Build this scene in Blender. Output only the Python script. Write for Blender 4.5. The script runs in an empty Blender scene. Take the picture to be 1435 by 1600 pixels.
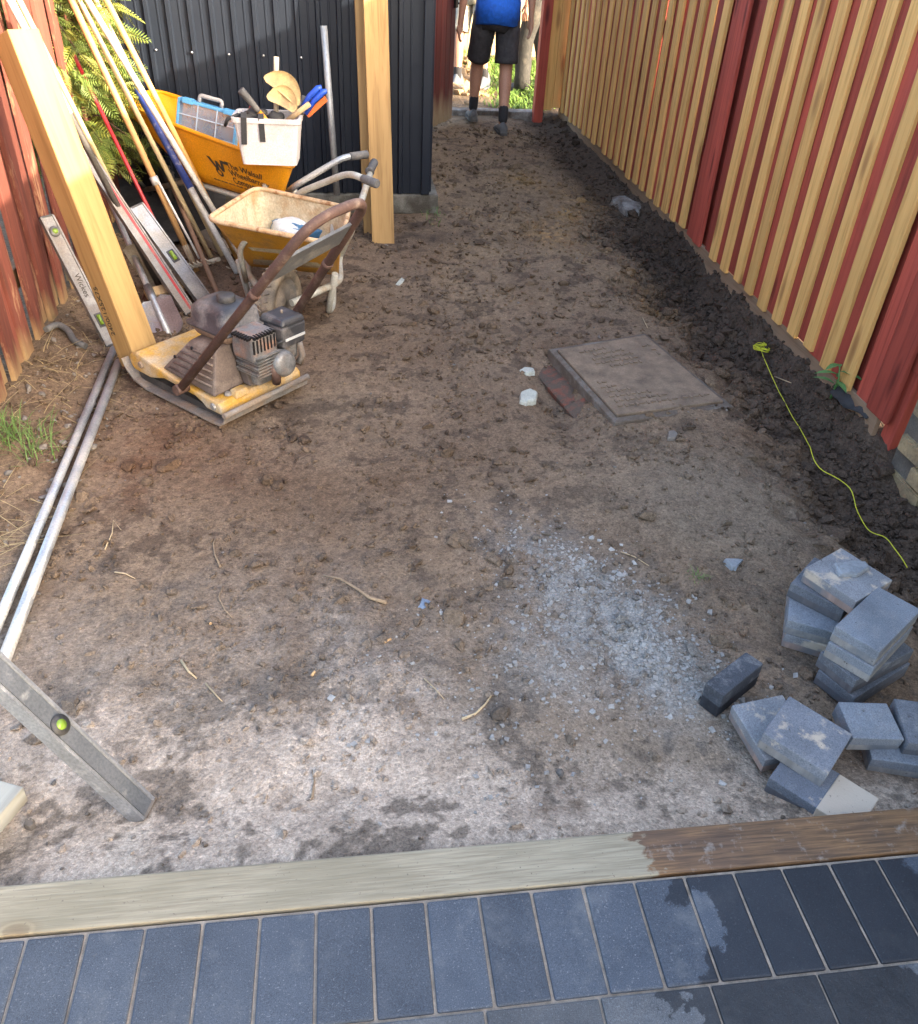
import bpy, bmesh, math, random
import numpy as np
from mathutils import Vector, Matrix, Euler
random.seed(7); rng = np.random.default_rng(7)
S = bpy.context.scene
COL = S.collection
R = math.radians

# ------------------------------------------------------------------ camera
FPX, PITCH, ROLL, YAW = 1303.0, R(36.42), R(3.4), R(9.04)
CAM = Vector((-.216, -.834, 1.549))
_fw = Vector((math.sin(YAW)*math.cos(PITCH), math.cos(YAW)*math.cos(PITCH), -math.sin(PITCH)))
_r0 = Vector((math.cos(YAW), -math.sin(YAW), 0)); _u0 = _r0.cross(_fw)
_rt = _r0*math.cos(ROLL) + _u0*math.sin(ROLL); _up = -_r0*math.sin(ROLL) + _u0*math.cos(ROLL)
cd = bpy.data.cameras.new('camera'); cam = bpy.data.objects.new('camera', cd); COL.objects.link(cam)
cam.matrix_world = Matrix(((_rt.x, _up.x, -_fw.x, CAM.x), (_rt.y, _up.y, -_fw.y, CAM.y), (_rt.z, _up.z, -_fw.z, CAM.z), (0, 0, 0, 1)))
cd.sensor_fit = 'VERTICAL'; cd.sensor_height = 24; cd.lens = FPX/1600*24; cd.clip_start = .05; cd.clip_end = 500
S.camera = cam

# ------------------------------------------------------------------ light
SUN_EL = R(16.9); SX, SY = .8, -.6
W = bpy.data.worlds.new('World'); S.world = W; W.use_nodes = True
nt = W.node_tree; sky = nt.nodes.new('ShaderNodeTexSky'); sky.sky_type = 'NISHITA'; sky.sun_disc = False
sky.sun_elevation = SUN_EL; sky.sun_rotation = math.atan2(SX, SY); sky.air_density = .9; sky.dust_density = 5.0; sky.ozone_density = .6
nt.links.new(sky.outputs[0], nt.nodes['Background'].inputs[0]); nt.nodes['Background'].inputs[1].default_value = .15
sl = bpy.data.lights.new('sun', 'SUN'); sl.energy = 2.5; sl.angle = R(.5); sl.color = (1, .86, .66)
so = bpy.data.objects.new('sun', sl); COL.objects.link(so)
_sd = Vector((SX*math.cos(SUN_EL), SY*math.cos(SUN_EL), math.sin(SUN_EL)))
so.rotation_euler = _sd.to_track_quat('Z', 'Y').to_euler(); so.location = (4, -4, 6)
S.view_settings.view_transform = 'Standard'; S.view_settings.look = 'None'; S.view_settings.gamma = 1
S.view_settings.exposure = 3.0

# ------------------------------------------------------------------ pixel helpers (photo is 1435 x 1600)
def ray(x, y): return _fw + _rt*((x-717.5)/FPX) - _up*((y-800)/FPX)
def gz(x, y, z):
    d = ray(x, y); return CAM + d*((z-CAM.z)/d.z)
def atx(x, y, X):
    d = ray(x, y); return CAM + d*((X-CAM.x)/d.x)
def aty(x, y, Y):
    d = ray(x, y); return CAM + d*((Y-CAM.y)/d.y)
def atd(x, y, d): return CAM + ray(x, y)*d

# ------------------------------------------------------------------ noise and ground shape
_perm = rng.permutation(1024).astype(np.int64); _grad = rng.uniform(0, 2*np.pi, 1024)
def pn(x, y, s=0):
    x = np.asarray(x, float); y = np.asarray(y, float)
    xi = np.floor(x).astype(np.int64); yi = np.floor(y).astype(np.int64); xf = x-xi; yf = y-yi
    def gd(ix, iy, dx, dy):
        a = _grad[_perm[(_perm[(ix+s*17) & 1023]+iy) & 1023]]; return np.cos(a)*dx+np.sin(a)*dy
    u = xf*xf*xf*(xf*(xf*6-15)+10); v = yf*yf*yf*(yf*(yf*6-15)+10)
    a = gd(xi, yi, xf, yf); b = gd(xi+1, yi, xf-1, yf); c = gd(xi, yi+1, xf, yf-1); d = gd(xi+1, yi+1, xf-1, yf-1)
    return ((a+(b-a)*u)+((c+(d-c)*u)-(a+(b-a)*u))*v)*1.5
def fbm(x, y, s=0, o=4):
    t = 0; a = 1; n = 0
    for i in range(o):
        t = t+a*pn(x*2**i, y*2**i, s+i*3); n += a; a *= .5
    return t/n
def ss(a, b, x): 
    t = np.clip((x-a)/(b-a), 0, 1); return t*t*(3-2*t)
def blob(x, y, cx, cy, rx, ry=None, ang=0):
    ry = ry or rx; c, s = math.cos(ang), math.sin(ang); dx = x-cx; dy = y-cy
    return np.exp(-(((dx*c+dy*s)/rx)**2+((-dx*s+dy*c)/ry)**2))
G0 = -.10
MH = [(.80, 1.93), (1.30, 1.93+.10), (1.17, 2.67), (.69, 2.57)]   # manhole frame corners, roughly
def trench(x, y):
    w = .2*fbm(x*2, y*2, 40)+.10*fbm(x*7, y*7, 41)
    return ss(1.2, 1.66, x+1.3*w)*ss(.35, .9, y)*(1-ss(3.3, 5.2, y)*.75)
def rough(x, y):
    r = .35+.65*ss(-.15, .45, fbm(x*1.7, y*1.7, 11))
    r = r*(1-.75*ss(.75, .15, y+.25*fbm(x*3, y*3, 12)))
    r = r*(1-.6*blob(x, y, 1.0, 1.35, .4, .35))
    return np.clip(r+1.1*trench(x, y), 0, 2)
def Hn(x, y):
    x = np.asarray(x, float); y = np.asarray(y, float)
    h = G0+.016*fbm(x*1.3, y*1.3, 1, 3)
    t = trench(x, y)
    h = h-.11*t+.06*t*fbm(x*6, y*6, 5, 4)
    h = h+rough(x, y)*(.019*fbm(x*8, y*8, 2, 4)+.007*np.abs(fbm(x*38, y*38, 3, 3)))
    h = h+.06*ss(-1.15, -1.5, x)*ss(.9, 1.5, y)
    h = h+.06*ss(.32, .12, y)*ss(1.2, .9, np.abs(x))*.8
    h = h+.02*blob(x, y, 1.0, 1.35, .35, .3)
    h = h+.060*blob(x, y, 1.06, 2.2, .44, .52)-.075*blob(x, y, .64, 2.15, .10, .32)
    tk_ = blob(x, y, .78, 4.9, .07, 1.1)+blob(x, y, .42, 3.2, .06, .7, .2); h = h-.012*tk_+.007*tk_*np.sign(np.sin((y+.25*np.abs(x-.78))*2*np.pi/.055))*ss(.25, .6, tk_)
    h = h+.05*ss(1.6, 1.85, x)*ss(4.2, 5.5, y)+.13*ss(1.76, 1.84, x)*ss(1.5, 1.8, y)*ss(5.2, 4.0, y)
    h = h+.35*blob(x, y, .55, 10.2, .8, .7)+.02*ss(7.4, 7.8, y)
    # soil sits below the manhole cover
    u = (x-.98)*.97+(y-2.29)*.22; v = -(x-.98)*.22+(y-2.29)*.97
    ins = ss(.25, .225, np.abs(u))*ss(.335, .31, np.abs(v))
    h = h*(1-ins)+(-.17)*ins
    return h
def H(x, y): return float(Hn(np.array([x]), np.array([y]))[0])
def gp(x, y, dz=0):
    z = G0
    for i in range(14):
        p = gz(x, y, z); z = z*.4+.6*H(p.x, p.y)
    p = gz(x, y, z+dz); return p
def lerp3(c, d, t): return c*(1-t[:, None])+np.array(d)[None, :]*t[:, None]
def ground_col(x, y):
    x = np.asarray(x, float); y = np.asarray(y, float)
    n1 = fbm(x*1.6, y*1.6, 21); n2 = fbm(x*6, y*6, 22); n3 = fbm(x*25, y*25, 23, 3); n4 = fbm(x*3, y*3, 24)
    c = np.tile(np.array([.145, .097, .063]), (x.size, 1))
    c = lerp3(c, (.285, .207, .14), np.clip(.5+.9*n1+.5*n2, 0, 1)*.85)            # dry dusty soil
    c = lerp3(c, (.30, .215, .13), ss(2.2, 4.0, y)*ss(.1, .5, x)*ss(1.7, 1.35, x)*np.clip(.5+.8*n4, 0, 1)*.7)
    c = lerp3(c, (.080, .056, .040), ss(.02, .36, n2+.4*n1+.8*n3)*.82*(.55+.45*ss(.5, 1.2, y)))                  # damp clumps
    c = lerp3(c, (.17, .085, .045), np.clip(blob(x, y, -.95, 1.75, .4, .3)*(.6+n2), 0, 1)*.7)
    c = lerp3(c, (.31, .262, .215), np.clip(ss(1.3, .5, y+.35*n1+.12*(x+.3))*ss(.9, -.1, x+.3*n4)*(.75+.9*n2), 0, 1)*.8)
    c = lerp3(c, (.52, .425, .335), np.clip(ss(.78, .32, y+.3*n4+.25*np.clip(x, 0, 2)+.06*(x+1))*(.95+1.1*n2+.6*n3), 0, 1)*.93)
    c = lerp3(c, (.26, .205, .15), np.clip(blob(x, y, .55, .35, .45, .25)*(.7+n4), 0, 1)*.7)
    c = lerp3(c, (.095, .076, .06), ss(.10, .34, fbm(x*4+9, y*4, 27)+.75*n3)*ss(1.5, .3, y)*.75)
    g = blob(x, y, .46, .98, .16, .3, .55)+blob(x, y, .6, .62, .13, .2, .6)+.6*blob(x, y, .35, .72, .2, .15)
    c = lerp3(c, (.30, .295, .275), np.clip(g*(.75+.8*n2+.5*n3), 0, 1)*.85)
    c = lerp3(c, (.21, .165, .12), np.clip(blob(x, y, 1.02, 1.35, .38, .33)*1.3, 0, 1)*.75)
    for (bx, by, br) in ((1.1, 5.4, .16), (1.25, 4.6, .13), (1.45, 3.45, .12), (1.42, 3.1, .12), (1.05, 4.2, .15), (1.5, 5.0, .2)):
        c = lerp3(c, (.36, .22, .09), np.clip(blob(x, y, bx, by, br, br*1.6)*(.5+1.3*n3+.6*n2), 0, 1)*.75)
    t = trench(x, y)
    c = lerp3(c, (.080, .057, .042), np.clip(t*1.1+.25*t*n2, 0, 1)*.92)
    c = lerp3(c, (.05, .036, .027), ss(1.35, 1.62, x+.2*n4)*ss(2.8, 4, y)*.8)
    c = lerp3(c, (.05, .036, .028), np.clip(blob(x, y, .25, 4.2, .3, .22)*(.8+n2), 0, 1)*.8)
    c = lerp3(c, (.15, .105, .065), ss(-1.1, -1.4, x+.15*n4)*np.clip(.6+n2, 0, 1)*.6)
    c = lerp3(c, (.30, .215, .12), ss(8.0, 9.0, y)*np.clip(.6+.8*n2, 0, 1))
    sm_ = ss(.9, .35, y)[:, None]*.5
    return np.clip(c*(1+.45*(1-sm_)*n3[:, None]), .012, .6)

# ------------------------------------------------------------------ materials
def nodes(name):
    m = bpy.data.materials.new(name); m.use_nodes = True; t = m.node_tree; b = t.nodes['Principled BSDF']; return m, t, b
def N(t, k, **kw):
    n = t.nodes.new(k)
    for a, v in kw.items():
        if a.startswith('i_'): n.inputs[a[2:].replace('_', ' ')].default_value = v
        else: setattr(n, a, v)
    return n
def coords(t, stretch=(1, 1, 1), rnd=True):
    tc = N(t, 'ShaderNodeTexCoord'); mp = N(t, 'ShaderNodeMapping'); t.links.new(tc.outputs['Object'], mp.inputs[0]); mp.inputs['Scale'].default_value = stretch
    if rnd:
        oi = N(t, 'ShaderNodeObjectInfo'); mu = N(t, 'ShaderNodeMath', operation='MULTIPLY'); t.links.new(oi.outputs['Random'], mu.inputs[0]); mu.inputs[1].default_value = 53
        cx = N(t, 'ShaderNodeCombineXYZ')
        for i in range(3): t.links.new(mu.outputs[0], cx.inputs[i])
        t.links.new(cx.outputs[0], mp.inputs['Location'])
        return mp.outputs[0], oi.outputs['Random']
    return mp.outputs[0], None
def noise(t, vec, scale, detail=5, rough=.55, dist=0):
    n = N(t, 'ShaderNodeTexNoise'); n.inputs['Scale'].default_value = scale; n.inputs['Detail'].default_value = detail
    n.inputs['Roughness'].default_value = rough; n.inputs['Distortion'].default_value = dist; t.links.new(vec, n.inputs['Vector']); return n.outputs['Fac']
def ramp(t, fac, stops):
    r = N(t, 'ShaderNodeValToRGB'); e = r.color_ramp.elements
    while len(e) < len(stops): e.new(.5)
    for k, (p, c) in enumerate(stops):
        e[k].position = p; e[k].color = (*c, 1) if len(c) == 3 else c
    t.links.new(fac, r.inputs[0]); return r.outputs[0]
def mix(t, fac, a, b, mode='MIX'):
    m = N(t, 'ShaderNodeMix', data_type='RGBA', blend_type=mode)
    for s, v in ((m.inputs[0], fac), (m.inputs[6], a), (m.inputs[7], b)):
        if isinstance(v, (int, float)): s.default_value = v
        elif isinstance(v, tuple): s.default_value = (*v, 1)
        else: t.links.new(v, s)
    return m.outputs[2]
def bump(t, b, h, strength=.3, dist=.01, normal=None):
    n = N(t, 'ShaderNodeBump'); n.inputs['Strength'].default_value = strength; n.inputs['Distance'].default_value = dist
    t.links.new(h, n.inputs['Height'])
    if normal: t.links.new(normal, n.inputs['Normal'])
    t.links.new(n.outputs[0], b.inputs['Normal']); return n.outputs[0]
def bw(t, fac, lo, hi):
    return ramp(t, fac, [(lo, (0, 0, 0)), (hi, (1, 1, 1))])
def mat(name, c1, c2=None, scale=12, rough=.7, metal=0, dirt=None, dirt_amt=(.5, .7), dirt_scale=9, bmp=.25, bscale=90, bdist=.003, stretch=(1, 1, 1), spec=.5, rough2=None, alpha=1):
    m, t, b = nodes(name); v, rd = coords(t, stretch)
    c2 = c2 or tuple(x*.7 for x in c1)
    col = ramp(t, noise(t, v, scale), [(.3, c1), (.7, c2)])
    if dirt:
        f = bw(t, noise(t, v, dirt_scale, 7, .65), *dirt_amt); col = mix(t, f, col, dirt)
        rr = mix(t, f, (rough,)*3, ((rough2 or .9),)*3); t.links.new(rr, b.inputs['Roughness'])
        if metal: 
            mm = mix(t, f, (metal,)*3, (0., 0., 0.)); t.links.new(mm, b.inputs['Metallic'])
    else:
        b.inputs['Roughness'].default_value = rough; b.inputs['Metallic'].default_value = metal
    if bmp: col = mix(t, 1.0, col, ramp(t, noise(t, v, bscale*1.7, 3, .7), [(.3, (.74,)*3), (.7, (1.16,)*3)]), 'MULTIPLY')
    b.inputs['Specular IOR Level'].default_value = spec
    t.links.new(col, b.inputs['Base Color'])
    if bmp: bump(t, b, noise(t, v, bscale, 6, .6), bmp, bdist)
    if alpha < 1: b.inputs['Alpha'].default_value = alpha
    return m
def wood(name, light, dark, axis=2, rough=.75, knot=(.16, .08, .03), var=.25, foot=None, wear=None, bmp=.35, grain=42, hue=None):
    m, t, b = nodes(name); st = [1, 1, 1]; st[axis] = .06
    v, rd = coords(t, tuple(st)); v2, _ = coords(t, tuple(.22 if i == axis else 1 for i in range(3)))
    g = noise(t, v, grain, 6, .6, .6); col = ramp(t, g, [(.36, light), (.52, tuple(.5*(p+q) for p, q in zip(light, dark))), (.66, tuple(x*.72 for x in dark))])
    big = noise(t, v2, 5, 3); col = mix(t, .35, col, ramp(t, big, [(.35, tuple(x*.75 for x in light)), (.65, tuple(min(1, x*1.12) for x in light))]), 'MIX')
    vo = N(t, 'ShaderNodeTexVoronoi'); vo.inputs['Scale'].default_value = 8; t.links.new(v2, vo.inputs['Vector'])
    kf = ramp(t, vo.outputs['Distance'], [(.0, (1, 1, 1)), (.10, (.75, .75, .75)), (.20, (0, 0, 0))]); col = mix(t, kf, col, knot)
    vr = ramp(t, rd, [(0, (1-var,)*3), (1, (1+var*.3,)*3)]); col = mix(t, 1.0, col, vr, 'MULTIPLY')
    if wear:
        f = bw(t, noise(t, v2, 14, 7, .7), *wear[1]); col = mix(t, f, col, wear[0])
    if foot:
        tc = N(t, 'ShaderNodeTexCoord'); sp = N(t, 'ShaderNodeSeparateXYZ'); t.links.new(tc.outputs['Object'], sp.inputs[0])
        ad = N(t, 'ShaderNodeMath', operation='ADD'); t.links.new(sp.outputs[2], ad.inputs[0]); 
        nn = N(t, 'ShaderNodeMath', operation='MULTIPLY'); t.links.new(noise(t, v2, 9, 5), nn.inputs[0]); nn.inputs[1].default_value = -.35; t.links.new(nn.outputs[0], ad.inputs[1])
        mr = N(t, 'ShaderNodeMapRange'); t.links.new(ad.outputs[0], mr.inputs[0]); mr.inputs[1].default_value = foot[1]; mr.inputs[2].default_value = foot[2]; mr.inputs[3].default_value = 1; mr.inputs[4].default_value = 0
        col = mix(t, mr.outputs[0], col, foot[0])
    t.links.new(col, b.inputs['Base Color']); b.inputs['Roughness'].default_value = rough; b.inputs['Specular IOR Level'].default_value = .3
    bump(t, b, g, bmp, .002); return m

# ------------------------------------------------------------------ mesh builder
class MB:
    def __init__(s): s.v = []; s.f = []; s.sm = []
    def add(s, vs, fs, smooth=False, M=None):
        o = len(s.v); s.v += [tuple(M @ Vector(v)) if M else tuple(v) for v in vs]; s.f += [tuple(i+o for i in f) for f in fs]; s.sm += [smooth]*len(fs); return s
    def box(s, c, d, M=None, ch=0):
        x, y, z = d[0]/2, d[1]/2, d[2]/2
        if ch <= 0:
            vs = [(c[0]+a*x, c[1]+b*y, c[2]+e*z) for a in (-1, 1) for b in (-1, 1) for e in (-1, 1)]
            fs = [(0, 1, 3, 2), (4, 6, 7, 5), (0, 4, 5, 1), (2, 3, 7, 6), (0, 2, 6, 4), (1, 5, 7, 3)]
            return s.add(vs, fs, False, M)
        bm = bmesh.new(); bmesh.ops.create_cube(bm, size=1)
        for v in bm.verts: v.co = Vector((v.co.x*d[0], v.co.y*d[1], v.co.z*d[2]))
        bmesh.ops.bevel(bm, geom=bm.edges[:], offset=ch, segments=2, profile=.6, affect='EDGES', clamp_overlap=True)
        bm.verts.index_update(); vs = [(v.co.x+c[0], v.co.y+c[1], v.co.z+c[2]) for v in bm.verts]; fs = [tuple(v.index for v in f.verts) for f in bm.faces]; bm.free()
        return s.add(vs, fs, False, M)
    def tube(s, pts, r, n=10, cap=True, smooth=True, bend=0):
        P = [Vector(p) for p in pts]
        if bend:
            Q = [P[0]]
            for i in range(1, len(P)-1):
                a = (P[i-1]-P[i]); b_ = (P[i+1]-P[i]); d = min(bend, a.length*.45, b_.length*.45); A = P[i]+a.normalized()*d; B = P[i]+b_.normalized()*d
                for k in range(6):
                    u = k/5; Q.append(A*(1-u)**2+P[i]*2*u*(1-u)+B*u*u)
            Q.append(P[-1]); P = Q
        rr = r if isinstance(r, (list, tuple)) else [r]*len(P)
        vs = []; fs = []; t0 = (P[1]-P[0]).normalized(); up = Vector((0, 0, 1)) if abs(t0.z) < .9 else Vector((1, 0, 0)); a = t0.cross(up).normalized()
        for i, p in enumerate(P):
            t = (P[min(i+1, len(P)-1)]-P[max(i-1, 0)]).normalized(); a = (a-t*a.dot(t)).normalized(); b_ = t.cross(a)
            for k in range(n):
                an = 2*math.pi*k/n; vs.append(p+(a*math.cos(an)+b_*math.sin(an))*rr[i])
        for i in range(len(P)-1):
            for k in range(n): fs.append((i*n+k, i*n+(k+1) % n, (i+1)*n+(k+1) % n, (i+1)*n+k))
        s.add(vs, fs, smooth)
        if cap: s.add(vs[:n], [tuple(range(n))[::-1]]); s.add(vs[-n:], [tuple(range(n))])
        return s
    def loft(s, rings, closed=True, cap0=True, cap1=True, smooth=False):
        n = len(rings[0]); vs = [v for r in rings for v in r]; fs = []
        for i in range(len(rings)-1):
            for k in range(n if closed else n-1): fs.append((i*n+k, i*n+(k+1) % n, (i+1)*n+(k+1) % n, (i+1)*n+k))
        s.add(vs, fs, smooth)
        if cap0: s.add(rings[0], [tuple(range(n))[::-1]])
        if cap1: s.add(rings[-1], [tuple(range(n))])
        return s
    def prism(s, poly, z0, z1, M=None):
        n = len(poly); vs = [(x, y, z0) for x, y in poly]+[(x, y, z1) for x, y in poly]
        fs = [tuple(range(n))[::-1], tuple(range(n, 2*n))]+[(i, (i+1) % n, n+(i+1) % n, n+i) for i in range(n)]
        return s.add(vs, fs, False, M)
    def lathe(s, prof, M=None, n=20, smooth=True):
        vs = [(r*math.cos(2*math.pi*k/n), r*math.sin(2*math.pi*k/n), z) for r, z in prof for k in range(n)]
        fs = [(i*n+k, i*n+(k+1) % n, (i+1)*n+(k+1) % n, (i+1)*n+k) for i in range(len(prof)-1) for k in range(n)]
        return s.add(vs, fs, smooth, M)
    def mesh(s, name='m'):
        me = bpy.data.meshes.new(name); me.from_pydata(s.v, [], s.f); me.polygons.foreach_set('use_smooth', s.sm)
        bm = bmesh.new(); bm.from_mesh(me); bmesh.ops.remove_doubles(bm, verts=bm.verts, dist=1e-5); bmesh.ops.recalc_face_normals(bm, faces=bm.faces); bm.to_mesh(me); bm.free(); me.update(); return me
    def build(s, name, m, parent=None, bevel=0):
        o = link(name, s.mesh(name), m, parent)
        if bevel:
            b = o.modifiers.new('bevel', 'BEVEL'); b.width = bevel; b.segments = 2; b.limit_method = 'ANGLE'; b.angle_limit = R(40)
        return o
def link(name, me, m=None, parent=None):
    o = bpy.data.objects.new(name, me); COL.objects.link(o)
    if m and me and not me.materials: me.materials.append(m)
    if parent: o.parent = parent
    return o
def tag(o, label, cat, group=None, kind=None):
    if label: o['label'] = label
    if cat: o['category'] = cat
    if group: o['group'] = group
    if kind: o['kind'] = kind
    return o
def empty(name, loc=(0, 0, 0), rot=(0, 0, 0)):
    o = bpy.data.objects.new(name, None); COL.objects.link(o); o.location = loc; o.rotation_euler = rot; o.empty_display_size = .05; return o
def frame(o, z, x=None):
    z = Vector(z).normalized(); x = Vector(x) if x is not None else Vector((1, 0, 0)); x = (x-z*x.dot(z)).normalized(); y = z.cross(x)
    return Matrix(((x.x, y.x, z.x, o[0]), (x.y, y.y, z.y, o[1]), (x.z, y.z, z.z, o[2]), (0, 0, 0, 1)))
def text_mesh(body, size, thick=.0006, spacing=1, bold=0):
    c = bpy.data.curves.new('txt', 'FONT'); c.body = body; c.size = size; c.extrude = thick; c.space_line = .85; c.space_character = spacing; c.offset = bold
    o = bpy.data.objects.new('txt', c); COL.objects.link(o); dg = bpy.context.evaluated_depsgraph_get(); me = bpy.data.meshes.new_from_object(o.evaluated_get(dg)); bpy.data.objects.remove(o); return me
def jitter_copy(o, name, parent, loc, rot=(0, 0, 0), scale=(1, 1, 1)):
    c = o.copy(); COL.objects.link(c); c.name = name; c.parent = parent; c.location = loc; c.rotation_euler = rot; c.scale = scale; return c

# palette
soilM, t, b = nodes('soil')
at = N(t, 'ShaderNodeAttribute', attribute_name='Col'); tc = N(t, 'ShaderNodeTexCoord')
ob = tc.outputs['Object']; nz = noise(t, ob, 330, 4, .7); n2 = noise(t, ob, 75, 6, .68)
def vor(s):
    n = N(t, 'ShaderNodeTexVoronoi'); n.inputs['Scale'].default_value = s; t.links.new(ob, n.inputs['Vector']); return n
v1 = vor(170); v2 = vor(70)
colr = mix(t, 1.0, at.outputs['Color'], ramp(t, nz, [(.3, (.66,)*3), (.7, (1.28,)*3)]), 'MULTIPLY')
colr = mix(t, 1.0, colr, ramp(t, n2, [(.3, (.74,)*3), (.7, (1.2,)*3)]), 'MULTIPLY')
sp_ = N(t, 'ShaderNodeSeparateColor'); t.links.new(v1.outputs['Color'], sp_.inputs[0]); colr = mix(t, 1.0, colr, ramp(t, sp_.outputs[0], [(0, (.72,)*3), (.55, (1.0,)*3), (.93, (1.08,)*3), (1, (1.35, 1.32, 1.28))]), 'MULTIPLY')
t.links.new(colr, b.inputs['Base Color']); b.inputs['Roughness'].default_value = .95; b.inputs['Specular IOR Level'].default_value = .15
nn = bump(t, b, n2, .45, .005); inv_ = N(t, 'ShaderNodeMath', operation='SUBTRACT'); inv_.inputs[0].default_value = 1; t.links.new(v1.outputs['Distance'], inv_.inputs[1]); nn = bump(t, b, inv_.outputs[0], .55, .004, nn)
iv2 = N(t, 'ShaderNodeMath', operation='SUBTRACT'); iv2.inputs[0].default_value = 1; t.links.new(v2.outputs['Distance'], iv2.inputs[1]); nn = bump(t, b, iv2.outputs[0], .3, .006, nn); bump(t, b, nz, .35, .002, nn)

# ================================================================== SETTING: ground
def grid_mesh(name, X, Y, m):
    nx, ny = len(X), len(Y); gx, gy = np.meshgrid(X, Y); gx = gx.ravel(); gy = gy.ravel(); z = Hn(gx, gy)
    me = bpy.data.meshes.new(name); me.vertices.add(nx*ny); me.vertices.foreach_set('co', np.stack([gx, gy, z], 1).ravel())
    i = (np.arange(ny-1)[:, None]*nx+np.arange(nx-1)[None, :]).ravel(); q = np.stack([i, i+1, i+1+nx, i+nx], 1).ravel()
    me.loops.add(q.size); me.loops.foreach_set('vertex_index', q); nf = q.size//4; me.polygons.add(nf); me.polygons.foreach_set('loop_start', np.arange(nf)*4); me.polygons.foreach_set('use_smooth', np.ones(nf, bool))
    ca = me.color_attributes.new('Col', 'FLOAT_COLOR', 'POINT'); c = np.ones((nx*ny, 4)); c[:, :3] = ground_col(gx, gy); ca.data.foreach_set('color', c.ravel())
    me.update(); me.validate(); return link(name, me, m)
ys = [.105]
while ys[-1] < 8: ys.append(ys[-1]+.0055+.0016*max(0, ys[-1]))
ys = [-3, -1, 0] and ys
far = [8.1, 8.3, 8.6, 8.9, 9.2, 9.5, 9.8, 10.1, 10.4, 10.8, 11.2, 12, 14, 18, 30, 60]
xs = [-60, -20, -8, -4, -3, -2.4, -2]+list(np.arange(-1.75, 2.2, .0078))+[2.3, 2.6, 3, 4, 8, 20, 60]
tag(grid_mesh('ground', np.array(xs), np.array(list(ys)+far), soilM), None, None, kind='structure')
lowM = mat('subsoil', (.09, .065, .045), (.05, .04, .03), bmp=.3)
tag(MB().box((0, -30+.05, -.25), (120, 60, .1)).build('subsoil', lowM), None, None, kind='structure')

# soil clods, too many to count: one mass
def ico(sub):
    bm = bmesh.new(); bmesh.ops.create_icosphere(bm, subdivisions=sub, radius=1); bm.verts.index_update()
    v = np.array([x.co[:] for x in bm.verts]); f = np.array([[q.index for q in p.verts] for p in bm.faces]); bm.free(); return v, f
def scatter(name, pts, size, flat, sub, m, colf=None, jag=.25, smooth=True, sink=.3, angular=False):
    v, f = ico(sub); n = len(pts); k = len(v)
    if angular:
        v = np.array([(a, b_, c) for a in (-1, 1) for b_ in (-1, 1) for c in (-1, 1)], float)*.7; f = np.array([(0, 1, 3), (0, 3, 2), (4, 6, 7), (4, 7, 5), (0, 4, 5), (0, 5, 1), (2, 3, 7), (2, 7, 6), (0, 2, 6), (0, 6, 4), (1, 5, 7), (1, 7, 3)]); k = 8
    vv = v[None]*(1+jag*rng.normal(size=(n, k, 1)))
    if angular: vv = v[None]*(1+jag*rng.normal(size=(n, k, 3)))
    else:
        for _ in range(4):
            dd = rng.normal(size=(n, 1, 3)); dd /= np.linalg.norm(dd, axis=2, keepdims=True); pr_ = (vv*dd).sum(2, keepdims=True); vv = vv-np.maximum(0, pr_-rng.uniform(.25, .7, (n, 1, 1)))*dd
    sc = np.stack([rng.uniform(.7, 1.3, n), rng.uniform(.7, 1.3, n), flat*rng.uniform(.7, 1.3, n)], 1)*np.asarray(size)[:, None]; vv = vv*sc[:, None, :]
    th = rng.uniform(0, 6.28, n); ti = rng.normal(0, .35, n); c, s = np.cos(th)[:, None], np.sin(th)[:, None]; ct, st = np.cos(ti)[:, None], np.sin(ti)[:, None]
    x, y, z = vv[..., 0], vv[..., 1], vv[..., 2]; y, z = y*ct-z*st, y*st+z*ct; x, y = x*c-y*s, x*s+y*c
    h = Hn(pts[:, 0], pts[:, 1])+sc[:, 2]*(1-2*sink)
    P = np.stack([x+pts[:, 0][:, None], y+pts[:, 1][:, None], z+h[:, None]], 2).reshape(-1, 3)
    F = (f[None]+(np.arange(n)*k)[:, None, None]).reshape(-1, 3)
    me = bpy.data.meshes.new(name); me.vertices.add(len(P)); me.vertices.foreach_set('co', P.ravel()); me.loops.add(F.size); me.loops.foreach_set('vertex_index', F.ravel())
    me.polygons.add(len(F)); me.polygons.foreach_set('loop_start', np.arange(len(F))*3); me.polygons.foreach_set('use_smooth', np.full(len(F), smooth))
    if colf is not None:
        cc = colf(pts[:, 0], pts[:, 1]); ca = me.color_attributes.new('Col', 'FLOAT_COLOR', 'POINT'); c4 = np.ones((n, k, 4)); c4[..., :3] = cc[:, None, :]; ca.data.foreach_set('color', c4.ravel())
    me.update(); me.validate(); return link(name, me, m)
def clear(p):   # keep loose bits off the cover and out of the walls
    u = (p[:, 0]-.98)*.97+(p[:, 1]-2.29)*.22; v = -(p[:, 0]-.98)*.22+(p[:, 1]-2.29)*.97
    return p[~((np.abs(u) < .25) & (np.abs(v) < .33)) & (p[:, 1] > .14)]
def sample(n, x0, x1, y0, y1, w):
    p = np.stack([rng.uniform(x0, x1, n), rng.uniform(y0, y1, n)], 1); p = p[rng.uniform(size=n) < w(p[:, 0], p[:, 1])]; return clear(p)
def near_w(x, y): return np.clip(1.25-.13*y, .25, 1)
p1 = sample(80000, -1.5, 1.82, .14, 7.4, lambda x, y: near_w(x, y)*np.clip(rough(x, y)*.75-.10+.6*fbm(x*4, y*4, 60), .10, 1)*.85)
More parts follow.
